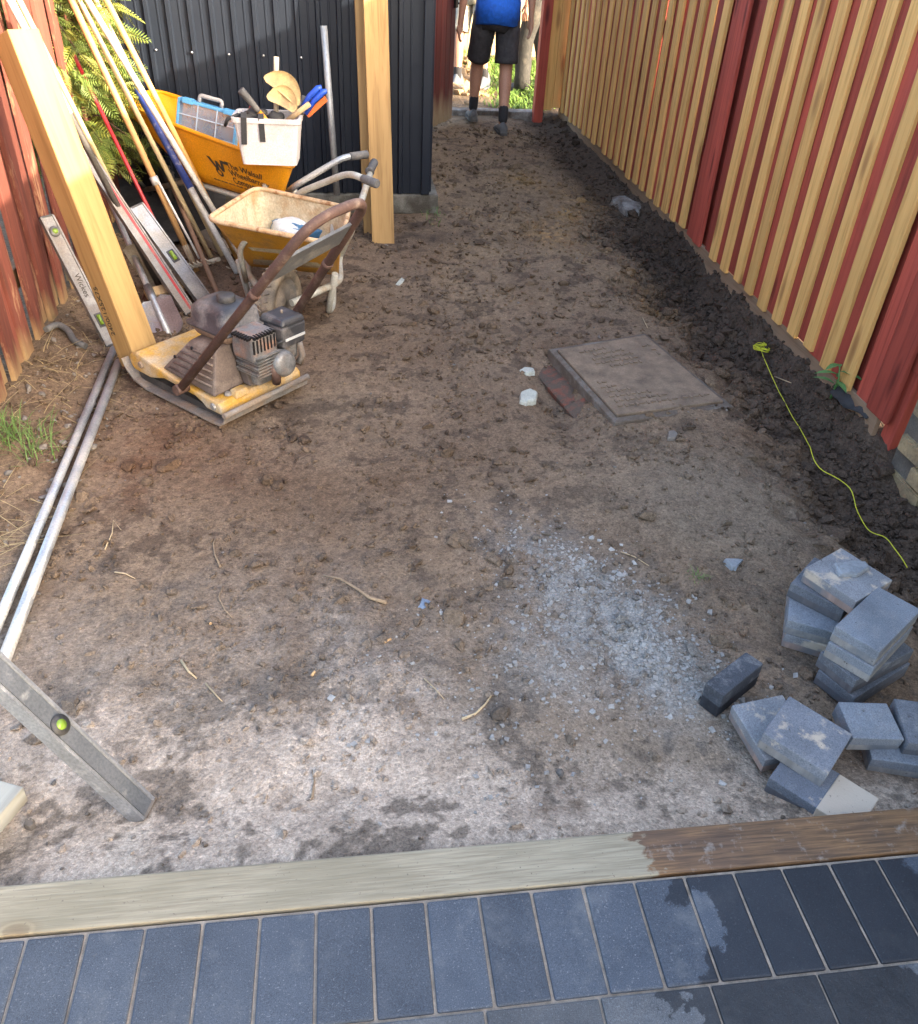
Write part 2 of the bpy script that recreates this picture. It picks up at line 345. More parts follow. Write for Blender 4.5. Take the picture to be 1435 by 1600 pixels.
o = scatter('soil_crumbs', p1, rng.gamma(2.2, .0021, len(p1))*(1+.12*p1[:, 1])+.0015, .7, 1, soilM, lambda x, y: ground_col(x, y)*.8, smooth=False); tag(o, 'dark crumbs of loose soil strewn over the dug ground', 'soil', kind='stuff')
p2 = sample(19000, 1.15, 1.84, .5, 5.6, lambda x, y: trench(x, y)**1.1*np.clip(.7+.8*fbm(x*4, y*4, 61), .1, 1))
o = scatter('trench_clods', p2, np.clip(rng.lognormal(-5.0, .62, len(p2)), .0025, .032), .75, 2, soilM, lambda x, y: ground_col(x, y)*.95, jag=.10, smooth=False); tag(o, 'black heavy clods of turned earth along the fence trench', 'soil', kind='stuff')
p6 = sample(900, 1.25, 1.82, .5, 4.2, lambda x, y: trench(x+.12, y)*np.clip(.3+1.2*fbm(x*5, y*5, 64), .05, .6))
o = scatter('large_clods', p6, np.clip(rng.lognormal(-3.9, .38, len(p6)), .012, .05), .7, 3, soilM, lambda x, y: ground_col(x, y)*.9, jag=.035, smooth=False); tag(o, 'big broken clods of wet earth in the trench by the fence', 'soil', kind='stuff')
p3 = np.concatenate([sample(2400, -1.4, 1.3, .5, 6.8, lambda x, y: np.clip(fbm(x*2.5, y*2.5, 62)*2.2, 0, 1)), ])
o = scatter('loose_clods', p3, rng.gamma(2.5, .005, len(p3))+.006, .65, 2, soilM, lambda x, y: ground_col(x, y)*.75, jag=.10, smooth=False); tag(o, 'scattered brown clods of earth across the yard', 'soil', kind='stuff')
stoneM = mat('pebble', (.24, .205, .17), (.10, .09, .08), scale=3, rough=.8)
p4 = sample(1500, -1.5, 1.6, .16, 7, lambda x, y: .35+0*x)
o = scatter('small_pebbles', p4, rng.gamma(2, .0018, len(p4))+.002, .6, 1, stoneM, jag=.15); tag(o, 'small pale pebbles scattered in the soil', 'pebbles', kind='stuff')
p4 = np.concatenate([sample(220, -1.46, -1.1, 1.0, 3.4, lambda x, y: .8+0*x)])
o = scatter('bank_pebbles', p4, rng.gamma(2.5, .0026, len(p4))+.003, .7, 2, stoneM, jag=.1); tag(o, 'rounded pebbles in the bank under the weathered red fence', 'pebbles', kind='stuff')
chipM = mat('slate_chip', (.40, .385, .355), (.22, .21, .195), scale=4, rough=.8)
gw = lambda x, y: np.clip(blob(x, y, .46, .98, .15, .27, .55)+1.0*blob(x, y, .62, .66, .10, .2, .6)+.35*blob(x, y, .40, .72, .22, .2)+.12*blob(x, y, .1, .5, .3, .3), 0, 1)
p5 = sample(26000, -.3, 1.1, .2, 1.6, lambda x, y: gw(x, y)*np.clip(.75+fbm(x*9, y*9, 63), 0, 1))
o = scatter('stone_chippings', p5, np.clip(rng.gamma(1.2, .0019, len(p5))+.0011, 0, .0085), .5, 1, chipM, jag=.28, smooth=False, angular=True); tag(o, 'patch of pale grey crushed stone chippings on the brown soil', 'chippings', kind='stuff')

# ================================================================== SETTING: paving
sandM = mat('joint_sand', (.36, .30, .24), (.20, .165, .13), scale=40, rough=.95, bmp=.4, bscale=300)
bed = MB().box((0, -1.0+.004, -.055), (5, 2.0, .10)).build('paving', sandM); tag(bed, None, None, kind='structure')
def paver_mat(name, c1, c2, riven):
    m, t, b = nodes(name); v, rd = coords(t); tc = N(t, 'ShaderNodeTexCoord'); ge = N(t, 'ShaderNodeNewGeometry'); pos = ge.outputs['Position']
    col = ramp(t, noise(t, v, 9, 6, .6), [(.3, c1), (.7, c2)])
    col = mix(t, 1.0, col, ramp(t, noise(t, pos, 520, 3, .75), [(.3, (.55,)*3), (.7, (1.5,)*3)]), 'MULTIPLY'); sp = bw(t, noise(t, pos, 240, 3, .7), .60, .70); col = mix(t, sp, col, (.15, .165, .185))
    ds = bw(t, noise(t, pos, 7, 9, .75), .53, .80); col = mix(t, ds, col, (.13, .14, .15)); d3 = bw(t, noise(t, pos, 17, 8, .75), .66, .74); col = mix(t, d3, col, (.17, .15, .125))
    vr = ramp(t, rd, [(0, (.82,)*3), (1, (1.15,)*3)]); col = mix(t, 1.0, col, vr, 'MULTIPLY')
    # wet stain: everything to the right of a ragged line
    s = N(t, 'ShaderNodeSeparateXYZ'); t.links.new(pos, s.inputs[0])
    w1 = N(t, 'ShaderNodeMath', operation='MULTIPLY_ADD'); t.links.new(noise(t, pos, 9, 8, .62), w1.inputs[0]); w1.inputs[1].default_value = .30 if not riven else .5; t.links.new(s.outputs[0], w1.inputs[2])
    lo = .545 if not riven else .58
    wet = bw(t, w1.outputs[0], .5, .5); mr = N(t, 'ShaderNodeMapRange'); t.links.new(w1.outputs[0], mr.inputs[0]); mr.inputs[1].default_value = lo; mr.inputs[2].default_value = lo+.008
    hi = 1.03; m2 = N(t, 'ShaderNodeMapRange'); t.links.new(w1.outputs[0], m2.inputs[0]); m2.inputs[1].default_value = hi; m2.inputs[2].default_value = hi+.01; m2.inputs[3].default_value = 1; m2.inputs[4].default_value = 0
    wm = N(t, 'ShaderNodeMath', operation='MULTIPLY'); t.links.new(mr.outputs[0], wm.inputs[0]); t.links.new(m2.outputs[0], wm.inputs[1])
    # one dry island
    vs = N(t, 'ShaderNodeVectorMath', operation='SUBTRACT'); t.links.new(pos, vs.inputs[0]); vs.inputs[1].default_value = (.43, -.085, 0)
    vm = N(t, 'ShaderNodeVectorMath', operation='MULTIPLY'); t.links.new(vs.outputs[0], vm.inputs[0]); vm.inputs[1].default_value = (1.9, .85, 0)
    ln = N(t, 'ShaderNodeVectorMath', operation='LENGTH'); t.links.new(vm.outputs[0], ln.inputs[0])
    dn = N(t, 'ShaderNodeMath', operation='MULTIPLY_ADD'); t.links.new(noise(t, pos, 38, 6, .7), dn.inputs[0]); dn.inputs[1].default_value = .10; t.links.new(ln.outputs['Value'], dn.inputs[2])
    isl = bw(t, dn.outputs[0], .098, .102); w2 = N(t, 'ShaderNodeMath', operation='MULTIPLY'); t.links.new(wm.outputs[0], w2.inputs[0]); t.links.new(isl, w2.inputs[1])
    wetc = mix(t, 1.0, col, (.30, .30, .31), 'MULTIPLY'); colo = mix(t, w2.outputs[0], col, wetc); t.links.new(colo, b.inputs['Base Color'])
    ro = mix(t, w2.outputs[0], (.8,)*3, (.42,)*3); t.links.new(ro, b.inputs['Roughness']); b.inputs['Specular IOR Level'].default_value = .35
    n_ = bump(t, b, noise(t, pos, 420, 4, .7), .25, .0015)
    bump(t, b, noise(t, pos, 45 if riven else 25, 5, .6), .6 if riven else .12, .004, n_); return m
pavA = paver_mat('charcoal_paver', (.044, .055, .073), (.066, .079, .10), False)
pavB = paver_mat('riven_paver', (.052, .058, .066), (.09, .096, .104), True)
pm = MB().box((0, 0, 0), (.0975, .198, .05), ch=.004).mesh('paver'); pm.materials.append(pavA)
PP = .1033
for k in range(-13, 17):
    o = link('paver_block', pm, None, bed); o.location = ((k+.5)*PP, -.101, -.0247+rng.uniform(-.0012, .0012)); o.rotation_euler = (rng.normal(0, .004), rng.normal(0, .004), rng.normal(0, .006))
pm2 = MB().box((0, 0, 0), (.2, .142, .05), ch=.003).mesh('paver2'); pm2.materials.append(pavB)
for k in range(-7, 9):
    for r_ in range(3):
        o = link('riven_paver_block', pm2, None, bed); o.location = ((k+.36+.5*(r_ % 2))*.2045+.01, -.2765-.1455*r_, -.0247+rng.uniform(-.0012, .0012)); o.rotation_euler = (rng.normal(0, .004), rng.normal(0, .004), rng.normal(0, .004))
pm3 = MB().box((0, 0, 0), (.198, .0975, .05), ch=.004).mesh('paver3'); pm3.materials.append(pavA)

# edging timber, right part soaked
def timber_mat():
    m, t, b = nodes('edging_wood'); ge = N(t, 'ShaderNodeNewGeometry'); pos = ge.outputs['Position']; mp = N(t, 'ShaderNodeMapping'); mp.inputs['Scale'].default_value = (.045, 1, 1); t.links.new(pos, mp.inputs[0])
    g = noise(t, mp.outputs[0], 190, 5, .6, .5); col = ramp(t, g, [(.36, (.30, .268, .195)), (.64, (.20, .175, .125))])
    mp2 = N(t, 'ShaderNodeMapping'); mp2.inputs['Scale'].default_value = (.5, 1, 1); t.links.new(pos, mp2.inputs[0])
    col = mix(t, bw(t, noise(t, mp2.outputs[0], 6, 5), .45, .75), col, (.18, .16, .11))
    vo = N(t, 'ShaderNodeTexVoronoi'); vo.inputs['Scale'].default_value = 4.2; t.links.new(mp2.outputs[0], vo.inputs['Vector']); rings = N(t, 'ShaderNodeMath', operation='SINE'); mu = N(t, 'ShaderNodeMath', operation='MULTIPLY'); t.links.new(vo.outputs['Distance'], mu.inputs[0]); mu.inputs[1].default_value = 120; t.links.new(mu.outputs[0], rings.inputs[0])
    kf = ramp(t, vo.outputs['Distance'], [(0, (.9,)*3), (.06, (.5,)*3), (.11, (0,)*3)]); kc = mix(t, rings.outputs[0], (.14, .10, .055), (.25, .2, .12)); col = mix(t, kf, col, kc)
    col = mix(t, bw(t, noise(t, pos, 130, 3, .6), .66, .72), col, (.12, .10, .08))
    s = N(t, 'ShaderNodeSeparateXYZ'); t.links.new(pos, s.inputs[0]); w1 = N(t, 'ShaderNodeMath', operation='MULTIPLY_ADD'); t.links.new(noise(t, mp2.outputs[0], 30, 5, .6), w1.inputs[0]); w1.inputs[1].default_value = .16; t.links.new(s.outputs[0], w1.inputs[2])
    w3 = N(t, 'ShaderNodeMath', operation='MULTIPLY_ADD'); t.links.new(s.outputs[1], w3.inputs[0]); w3.inputs[1].default_value = .4; t.links.new(w1.outputs[0], w3.inputs[2])
    mr = N(t, 'ShaderNodeMapRange'); t.links.new(w3.outputs[0], mr.inputs[0]); mr.inputs[1].default_value = .452; mr.inputs[2].default_value = .462
    wc = mix(t, bw(t, noise(t, mp2.outputs[0], 9, 5), .4, .66), (.10, .058, .032), (.19, .105, .045)); wc = mix(t, 1.0, wc, ramp(t, g, [(.35, (1.3,)*3), (.65, (.5,)*3)]), 'MULTIPLY'); wc = mix(t, bw(t, noise(t, pos, 26, 7, .7), .56, .75), wc, (.26, .23, .20))
    t.links.new(mix(t, mr.outputs[0], col, wc), b.inputs['Base Color']); t.links.new(mix(t, mr.outputs[0], (.8,)*3, (.5,)*3), b.inputs['Roughness']); bump(t, b, g, .5, .002); return m
TM = timber_mat()
o = MB().box((0, 0, 0), (4.4, .098, .15), ch=.004).build('edging_timber', TM); o.location = (0, .0575, -.074)
tag(o, 'long flush softwood edging timber between the paving and the soil, soaked brown at one end', 'timber')
greyw = wood('grey_board', (.36, .36, .32), (.27, .27, .24), axis=0, knot=(.2, .18, .14), var=.1)
p = gz(-10, 1300, -.02)
o = MB().box((0, 0, 0), (.5, .14, .045), ch=.003).build('board_offcut', greyw); o.location = (p.x-.235, p.y+.01, -.035); o.rotation_euler = (0, .04, R(68)); o.location = (p.x-.125, p.y-.11, -.022)
tag(o, 'pale grey sawn board end lying on the sand beside the edging timber', 'board')

# ================================================================== fences
yelM = wood('new_pine', (.76, .455, .155), (.58, .31, .09), knot=(.34, .17, .06), var=.14, rough=.7)
redM = wood('red_stain', (.44, .085, .055), (.28, .05, .036), knot=(.11, .02, .015), var=.35, rough=.65)
capM = wood('kick_board', (.28, .19, .12), (.20, .13, .08), axis=1, knot=(.1, .06, .03))
FX = 1.85; FT = 1.80
fence = empty('board_fence', (FX, 4.6, -.1)); tag(fence, 'tall fence of red boards with new yellow pine slats nailed over it', 'fence')
def board_mesh(w, h, d, cup=.0): 
    mb = MB().box((0, 0, h/2), (d, w, h), ch=.0025); return mb.mesh('board')
ym = board_mesh(.081, FT+.0, .018); ym.materials.append(yelM); rm = board_mesh(.160, FT-.0, .018); rm.materials.append(redM)
def fb(name, me, x, y, z, sx=1, rot=None):
    o = link(name, me, None, fence); o.location = (x-FX, y-4.6, z+.1); o.rotation_euler = rot or (rng.normal(0, .003), rng.normal(0, .003), rng.normal(0, .01)); o.scale = (1, sx, 1); return o
y = 1.793; MB().box((0, 0, .9), (.012, .36, 1.8)).build('red_board_or_backing', redM, fence).location = (.0185, 1.93-4.6, .09); MB().box((0, 0, .9), (.012, .5, 1.84)).build('red_board_or_backing', redM, fence).location = (.022, 3.86-4.6, .09)  # both boxes: unseen backing added behind the boards to block sun leaks
fb('red_board_or_backing', rm, FX-.012, y, -.012, .87); fb('red_board_or_backing', rm, FX, 1.922, -.012, .53)
y = 2.042
ylist = []
while y < 3.62: ylist.append(y); y += .1655
y = 4.06
while y < 7.5: ylist.append(y); y += .1655
for y in ylist: fb('pine_slat', ym, FX-.0225+rng.normal(0, .001), y+rng.normal(0, .004), -.015+rng.normal(0, .006), rng.uniform(.93, 1.06))
fb('red_board_or_backing', rm, FX-.02, 3.80, -.02, .68); fb('red_board_or_backing', rm, FX-.01, 3.925, -.02, .68)
y = 2.04+.083
while y < 7.55:
    if not 3.66 < y < 4.0: fb('red_board_or_backing', rm, FX-.008+.003*(int(y*100) % 2), y+rng.normal(0, .002), -.012+rng.normal(0, .004), rng.uniform(1.0, 1.02))
    y += .1655
for yy in (1.74, 3.86, 5.7, 7.5):
    MB().box((0, 0, 0), (.075, .075, 2.0), ch=.004).build('fence_post', redM, fence).location = (.06, yy-4.6, .9-.03)
for z in (.25, .95, 1.6): MB().box((0, 0, 0), (.04, 5.82, .085), ch=.004).build('fence_rail', redM, fence).location = (.035, .0, z+.1)
for a, b_ in ((1.78, 3.859), (3.861, 7.54)): MB().box((0, 0, 0), (.022, b_-a, .34), ch=.003).build('kick_board', capM, fence).location = (-.004, (a+b_)/2-4.6, -.078)  # depth below ground added to stop sun leaking under the fence

lredM = wood('weathered_red', (.19, .058, .040), (.11, .034, .026), knot=(.09, .03, .02), var=.4, rough=.85, wear=((.36, .21, .12), (.56, .68)), foot=((.30, .20, .10), -.17, -.04))
LX = -1.5
lf = empty('slatted_fence', (LX, 2.9, -.1)); tag(lf, 'old weathered red slatted fence with bare wood showing at its foot', 'fence')
lm = MB().box((0, 0, .875), (.02, .098, 1.75), ch=.003).mesh('lslat'); lm.materials.append(lredM)
y = 1.62; i = 0
while y < 4.55:
    o = link('slat', lm, None, lf); o.location = (rng.normal(0, .004)+(.0 if i % 2 else -.034), y-2.9, .045+rng.normal(0, .012)); o.rotation_euler = (rng.normal(0, .008), rng.normal(0, .006), rng.normal(0, .05)); o.scale = (1, rng.uniform(.86, .96)*(1 if i % 2 else 1.28), 1)
    y += .094; i += 1
for z in (.3, 1.0, 1.6): MB().box((0, 0, 0), (.04, 3.0, .08), ch=.004).build('fence_rail', lredM, lf).location = (-.068, .17, z)

# red post and pine boards closing the gap beside the gate opening
GY = 7.55
gp_ = empty('gate_side_panel', (1.75, GY, -.1)); tag(gp_, 'narrow pine board panel with red post beside the gate opening', 'panel')
for k, (xx, w) in enumerate(((1.716, .106), (1.824, .106))):
    MB().box((0, 0, .9), (w, .02, 1.8), ch=.003).build('pine_board', yelM, gp_).location = (xx-1.75, 0, .07+.02*k)
MB().box((0, 0, .95), (.085, .10, 1.9), ch=.004).build('red_post', redM, gp_).location = (1.625-1.75, -.06, -.05)
# dark red gate leaf standing open against the shed
dredM = wood('dark_red', (.16, .035, .028), (.09, .022, .02), knot=(.05, .015, .012), var=.3, rough=.7, wear=((.30, .20, .15), (.66, .74)), foot=((.30, .22, .13), -.10, .08))
a = gz(672, 198, -.06); b_ = gz(705, 184, -.06); a = Vector((a.x-.13*(b_-a).normalized().x, a.y-.13*(b_-a).normalized().y, a.z)); d = (b_-a); L = d.length; ang = math.atan2(d.y, d.x)
gl = empty('gate_leaf', (a.x, a.y, -.1), (0, 0, ang)); tag(gl, 'dark red boarded gate leaf standing open beyond the black shed', 'gate')
nb = 6
for k in range(nb): MB().box((0, 0, .9), (L/nb-.008, .02, 1.8), ch=.005).build('gate_board', dredM, gl).location = ((k+.5)*L/nb, 0, .03+.008*(k % 2))
for z in (.4, 1.5): MB().box((0, 0, 0), (L, .03, .09), ch=.004).build('gate_rail', dredM, gl).location = (L/2, .026, z)
blackM = mat('black_iron', (.02, .02, .022), (.035, .03, .03), rough=.5, metal=.6)
la = MB().box((0, 0, 0), (.05, .02, .07), ch=.004).tube([(0, -.02, .0), (0, -.05, -.01), (.01, -.055, -.05)], .007, 8); la.build('gate_latch', blackM, gl).location = (L-.03, -.02, .93)
concM = mat('concrete', (.30, .29, .27), (.19, .185, .175), scale=14, rough=.95, bmp=.5, bscale=60, bdist=.006, dirt=(.09, .07, .055), dirt_amt=(.36, .60), dirt_scale=7)
o = MB().box((0, 0, 0), (1.0, .14, .10), ch=.012).build('gate_threshold', concM); o.location = (1.2, GY+.03, -.095); tag(o, 'soil-stained concrete threshold strip across the gate opening', 'threshold')

# ================================================================== black shed
shM, t, b = nodes('black_sheet'); v, rd = coords(t, rnd=False)
b.inputs['Base Color'].default_value = (.028, .029, .034, 1); b.inputs['Metallic'].default_value = .0; b.inputs['Specular IOR Level'].default_value = .32
t.links.new(mix(t, bw(t, noise(t, v, 6, 6), .4, .75), (.30,)*3, (.44,)*3), b.inputs['Roughness'])
t.links.new(mix(t, bw(t, noise(t, v, 14, 7, .7), .6, .85), (.013, .017, .026), (.026, .028, .033)), b.inputs['Base Color'])
SY0 = 4.60; SXR = .335; SXL = -1.85; SZ0 = .02; SZ1 = 2.15
shed = empty('metal_shed', ((SXL+SXR)/2, SY0, 0)); tag(shed, 'black ribbed sheet metal shed at the end of the yard', 'shed')
def ribbed(x0, x1, per=.1155):
    pr = [(x0, 0)]; x = x0+.02
    while x+per < x1:
        pr += [(x, 0), (x+.007, -.016), (x+.026, -.016), (x+.033, 0), (x+.071, 0), (x+.074, -.004), (x+.08, -.004), (x+.083, 0)]; x += per
    return pr+[(x1, 0)]
def sheet(prof, M, parent, name):
    r0 = [M @ Vector((x, y, SZ0)) for x, y in prof]+[M @ Vector((x, .03, SZ0)) for x, y in (prof[-1], prof[0])]; r1 = [M @ Vector((x, y, SZ1)) for x, y in prof]+[M @ Vector((x, .03, SZ1)) for x, y in (prof[-1], prof[0])]
    mb = MB(); n = len(r0); mb.add(r0+r1, [(i, (i+1) % n, n+(i+1) % n, n+i) for i in range(n)]); return mb.build(name, shM, parent)
inv = Matrix.Translation((-(SXL+SXR)/2, -SY0, 0))
sheet(ribbed(SXL, SXR-.02), inv @ Matrix.Translation((0, SY0, 0)), shed, 'front_cladding')
sheet(ribbed(0, 2.3), inv @ Matrix.Translation((SXR, SY0+.02, 0)) @ Matrix.Rotation(R(90), 4, 'Z'), shed, 'side_cladding')
MB().box((0, 0, (SZ0+SZ1)/2), (.05, .05, SZ1-SZ0), ch=.004).build('corner_trim', shM, shed).location = (SXR-.028-(SXL+SXR)/2, -.004, 0)
rf = MB(); rf.add([(SXL-.1, SY0-.1, SZ1), (SXR+.1, SY0-.1, SZ1), (SXR+.1, SY0+2.5, SZ1+.25), (SXL-.1, SY0+2.5, SZ1+.25), (SXL-.1, SY0-.1, SZ1+.06), (SXR+.1, SY0-.1, SZ1+.06), (SXR+.1, SY0+2.5, SZ1+.31), (SXL-.1, SY0+2.5, SZ1+.31)], [(0, 1, 2, 3), (4, 5, 6, 7), (0, 1, 5, 4), (1, 2, 6, 5), (2, 3, 7, 6), (3, 0, 4, 7)])
rf.v = [tuple(inv @ Vector(q)) for q in rf.v]; rf.build('roof', shM, shed)
screwM = mat('screw', (.55, .56, .58), rough=.35, metal=.9, bmp=0)
for (px_, py_) in ((300, 82), (358, 85), (471, 90), (412, 87), (244, 78)):
    q = aty(px_, py_, SY0-.018); MB().lathe([(0, .006), (.005, .005), (.008, 0), (0, 0)], n=10).build('screw', screwM, shed).matrix_local = Matrix.Translation((q.x-(SXL+SXR)/2, q.y-SY0, q.z)) @ Matrix.Rotation(R(90), 4, 'X')
o = MB().box((0, 0, 0), (2.3, 2.6, .12), ch=.01).build('shed_base', mat('mossy_concrete', (.19, .18, .155), (.11, .11, .085), rough=.95, dirt=(.06, .05, .038), dirt_amt=(.42, .62), dirt_scale=6, bmp=.6), shed); o.location = (.0, 1.283, -.045)
o['label'] = 'pale concrete slab under the shed'

# concrete footing by the fence
p = gp(990, 300)
mb = MB(); n = 14
rings = []
for k, (s_, z) in enumerate(((1.0, -.05), (1.0, .03), (.86, .06), (.5, .075))):
    rings.append([Vector((s_*(.085+.02*math.sin(3*a+k)+.012*math.cos(5*a))*math.cos(a), s_*(.2+.03*math.sin(2*a+1)+.02*math.cos(5*a+k))*math.sin(a), z+.01*math.sin(4*a+k))) for a in [2*math.pi*i/n for i in range(n)]])
mb.loft(rings); o = mb.build('concrete_footing', concM); o.location = (1.73, 4.83, H(1.73, 4.83)); o.scale = (1, 1, .55); o.rotation_euler = (0, .12, .03); tag(o, 'lump of grey concrete footing against the foot of the pine slat fence', 'concrete')

# brick wall continuing the boundary; unseen height and near length extended to cast shade
brickM = mat('yellow_brick', (.40, .30, .16), (.25, .18, .10), scale=10, rough=.9, dirt=(.17, .14, .09), dirt_amt=(.52, .75), bmp=.6, bscale=50, bdist=.006)
mortM = mat('mortar', (.15, .13, .105), (.09, .08, .065), rough=.95)
wall = MB().box((0, 0, 0), (.2, 4.25, 2.2)).build('brick_wall', mortM); wall.location = (1.965, -.475, .70); tag(wall, 'old buff brick garden wall at the end of the board fence', 'wall')
bms = []
for i in range(6):
    bmsh = bmesh.new(); bmesh.ops.create_cube(bmsh, size=1)
    for v_ in bmsh.verts: v_.co = Vector((v_.co.x*.1, v_.co.y*.212, v_.co.z*.064))+Vector((rng.normal(0, .002), rng.normal(0, .003), rng.normal(0, .002)))
    bmesh.ops.bevel(bmsh, geom=bmsh.edges[:], offset=.006, segments=2, affect='EDGES'); me = bpy.data.meshes.new('brick'); bmsh.to_mesh(me); bmsh.free(); me.materials.append(brickM); bms.append(me)
rest = MB()
for r_ in range(28):
    for k in range(20):
        yy = 1.53-k*.224-(.112 if r_ % 2 else 0); zz = -.33+r_*.075
        if yy < -2.5: continue
        if yy > .5 and zz < 1.0: o = link('brick', bms[(r_*7+k*3) % 6], None, wall); o.location = (-.068+rng.normal(0, .002), yy+.475, zz-.70); o.rotation_euler = (0, rng.normal(0, .01), rng.normal(0, .01))
        else: rest.box((-.070, yy+.475, zz-.70), (.1, .21, .063))
o = rest.build('brickwork', brickM, wall); o['kind'] = 'stuff'

# ================================================================== loose paving slabs
def slab_mat(name, top, body, sand=0):
    m, t, b = nodes(name); v, rd = coords(t); tc = N(t, 'ShaderNodeTexCoord'); s = N(t, 'ShaderNodeSeparateXYZ'); t.links.new(tc.outputs['Object'], s.inputs[0])
    ct = ramp(t, noise(t, v, 10, 6, .6), [(.3, top), (.7, tuple(x*1.5 for x in top))]); ct = mix(t, bw(t, noise(t, v, 22, 8, .75), .5, .75), ct, (.22, .225, .23)); ct = mix(t, 1.0, ct, ramp(t, noise(t, v, 300, 3, .7), [(.3, (.65,)*3), (.7, (1.3,)*3)]), 'MULTIPLY')
    st = N(t, 'ShaderNodeMapping'); st.inputs['Scale'].default_value = (1, 1, .08); t.links.new(v, st.inputs[0])
    cb = ramp(t, noise(t, st.outputs[0], 45, 5, .6), [(.35, body), (.65, tuple(x*.7 for x in body))]); cb = mix(t, bw(t, noise(t, v, 9, 6), .47, .62), cb, tuple(x*.9 for x in top))
    mr = N(t, 'ShaderNodeMapRange'); t.links.new(s.outputs[2], mr.inputs[0]); mr.inputs[1].default_value = -.004; mr.inputs[2].default_value = 0
    c = mix(t, mr.outputs[0], cb, ct)
    if sand:
        ge = N(t, 'ShaderNodeNewGeometry'); nz_ = N(t, 'ShaderNodeSeparateXYZ'); t.links.new(ge.outputs['Normal'], nz_.inputs[0]); ad = N(t, 'ShaderNodeMath', operation='MULTIPLY'); t.links.new(bw(t, noise(t, v, 11, 7, .65), .62-sand, .70-sand), ad.inputs[0]); t.links.new(mr.outputs[0], ad.inputs[1])
        c = mix(t, ad.outputs[0], c, (.45, .38, .30))
    c = mix(t, bw(t, noise(t, v, 70, 4, .7), .64, .72), c, (.05, .045, .04))
    t.links.new(c, b.inputs['Base Color']); b.inputs['Roughness'].default_value = .85; b.inputs['Specular IOR Level'].default_value = .35; bump(t, b, noise(t, v, 180, 5, .65), .5, .002); return m
slabM = slab_mat('slab_grey', (.13, .145, .165), (.27, .26, .245)); slabD = slab_mat('slab_dark', (.085, .092, .105), (.12, .115, .12)); slabP = slab_mat('slab_pink', (.16, .165, .175), (.33, .24, .20), .08); slabS = slab_mat('slab_sandy', (.13, .14, .16), (.22, .21, .2), .06)
def slab(A, B, z, depth, label, m=slabM, side=1, h=.05, tilt=(0, 0), L=None, name='loose_paver', group=None, ch=.003):
    a = gz(*A, z); b_ = gz(*B, z); d = b_-a; d.z = 0; ln = L or d.length; d.normalize(); n = Vector((-d.y, d.x, 0))*side; c = (a+d*(d.length and (ln/2)))+n*(depth/2)
    mb = MB().box((0, 0, 0), (ln, depth, h), ch=ch)
    vv = []
    for v in mb.v:
        k = Vector(v); k += Vector((pn(k.x*60+c.x*9, k.y*60), pn(k.y*60+c.x*7, k.z*60), .5*pn(k.x*50, k.z*50+c.y*9)))*.0016; vv.append(tuple(k))
    mb.v = vv; o = mb.build(name, m); o.location = (c.x, c.y, z-h/2); o.rotation_euler = (tilt[0], tilt[1], math.atan2(d.y, d.x)); tag(o, label, 'paver', group); return o
slab((1228, 990), (1302, 1012), -.048, .17, 'bottom slab of the stack topped by a slate flake, half sunk in soil', slabP)
slab((1231, 968), (1310, 990), .003, .17, 'pale concrete slab second from the ground under the slate-topped stack', slabM)
slab((1236, 910), (1321, 953), .054, .16, 'dark slab lying crooked right below the slab that carries a slate flake', slabD)
topslab = slab((1258.6, 886.6), (1339, 940), .105, .165, 'scored grey slab at the top of its stack carrying a slate flake', slabP)
slab((1279, 1046), (1336.5, 1091), -.048, .24, 'dark slab at the bottom of the neat four-high stack', slabD)
slab((1282, 1018.5), (1338, 1064), .003, .235, 'dark-faced slab second from the ground in the four-high stack', slabD)
slab((1294.5, 1003), (1366, 1045), .054, .235, 'grey slab second from the top of the four-high stack', slabM)
slab((1305, 978), (1375, 1019), .105, .24, 'clean pale grey slab on top of the four-high stack', slabM)
slab((1144.4, 1101), (1198, 1184), -.035, .14, 'dusty slab propped under the edge of a sandy square slab', slabP, tilt=(.05, .04))
slab((1190.4, 1147), (1294, 1208), .022, .155, 'square slab with sandy dust lying across three lower ones', slabS, tilt=(-.03, .06), h=.052)
slab((1202, 1214), (1279, 1263), -.03, .125, 'dark slab flat on the sand next to the edging timber, partly under the square one', slab_mat('slab_sandy2', (.10, .11, .13), (.09, .09, .1), .10), h=.052)
slab((1311.7, 1209), (1374.4, 1247.7), -.028, .125, 'sand-covered slab lying against the wet edging timber', slab_mat('slab_sandy3', (.12, .13, .15), (.12, .12, .12), .30), side=-1, h=.052)
slab((1334, 1151), (1414, 1153), .0, .105, 'clean blue-grey slab leaning on the loose pile beside the square slab', slabM, tilt=(.06, 0))
slab((1421, 1158), (1480, 1166), .005, .13, 'slab side by side with the clean blue-grey slab in the loose pile', slabD, tilt=(.05, 0))
slab((1365, 1184), (1455, 1200), -.045, .12, 'rough-edged slab lying under the clean blue-grey slab', slabM, tilt=(.0, -.05))
blk = paver_mat('block_dark', (.060, .068, .078), (.085, .094, .105), False)
slab((1102.5, 1066), (1131, 1087), -.018, .178, 'dark charcoal paver block standing on edge alone in the soil', slab_mat('slab_char', (.045, .05, .06), (.022, .024, .03)), h=.085, name='charcoal_paver', ch=.006)
slateM = mat('slate', (.26, .28, .30), (.18, .20, .22), scale=8, rough=.7, stretch=(1, 1, 6), bmp=.5, bscale=50, bdist=.004)
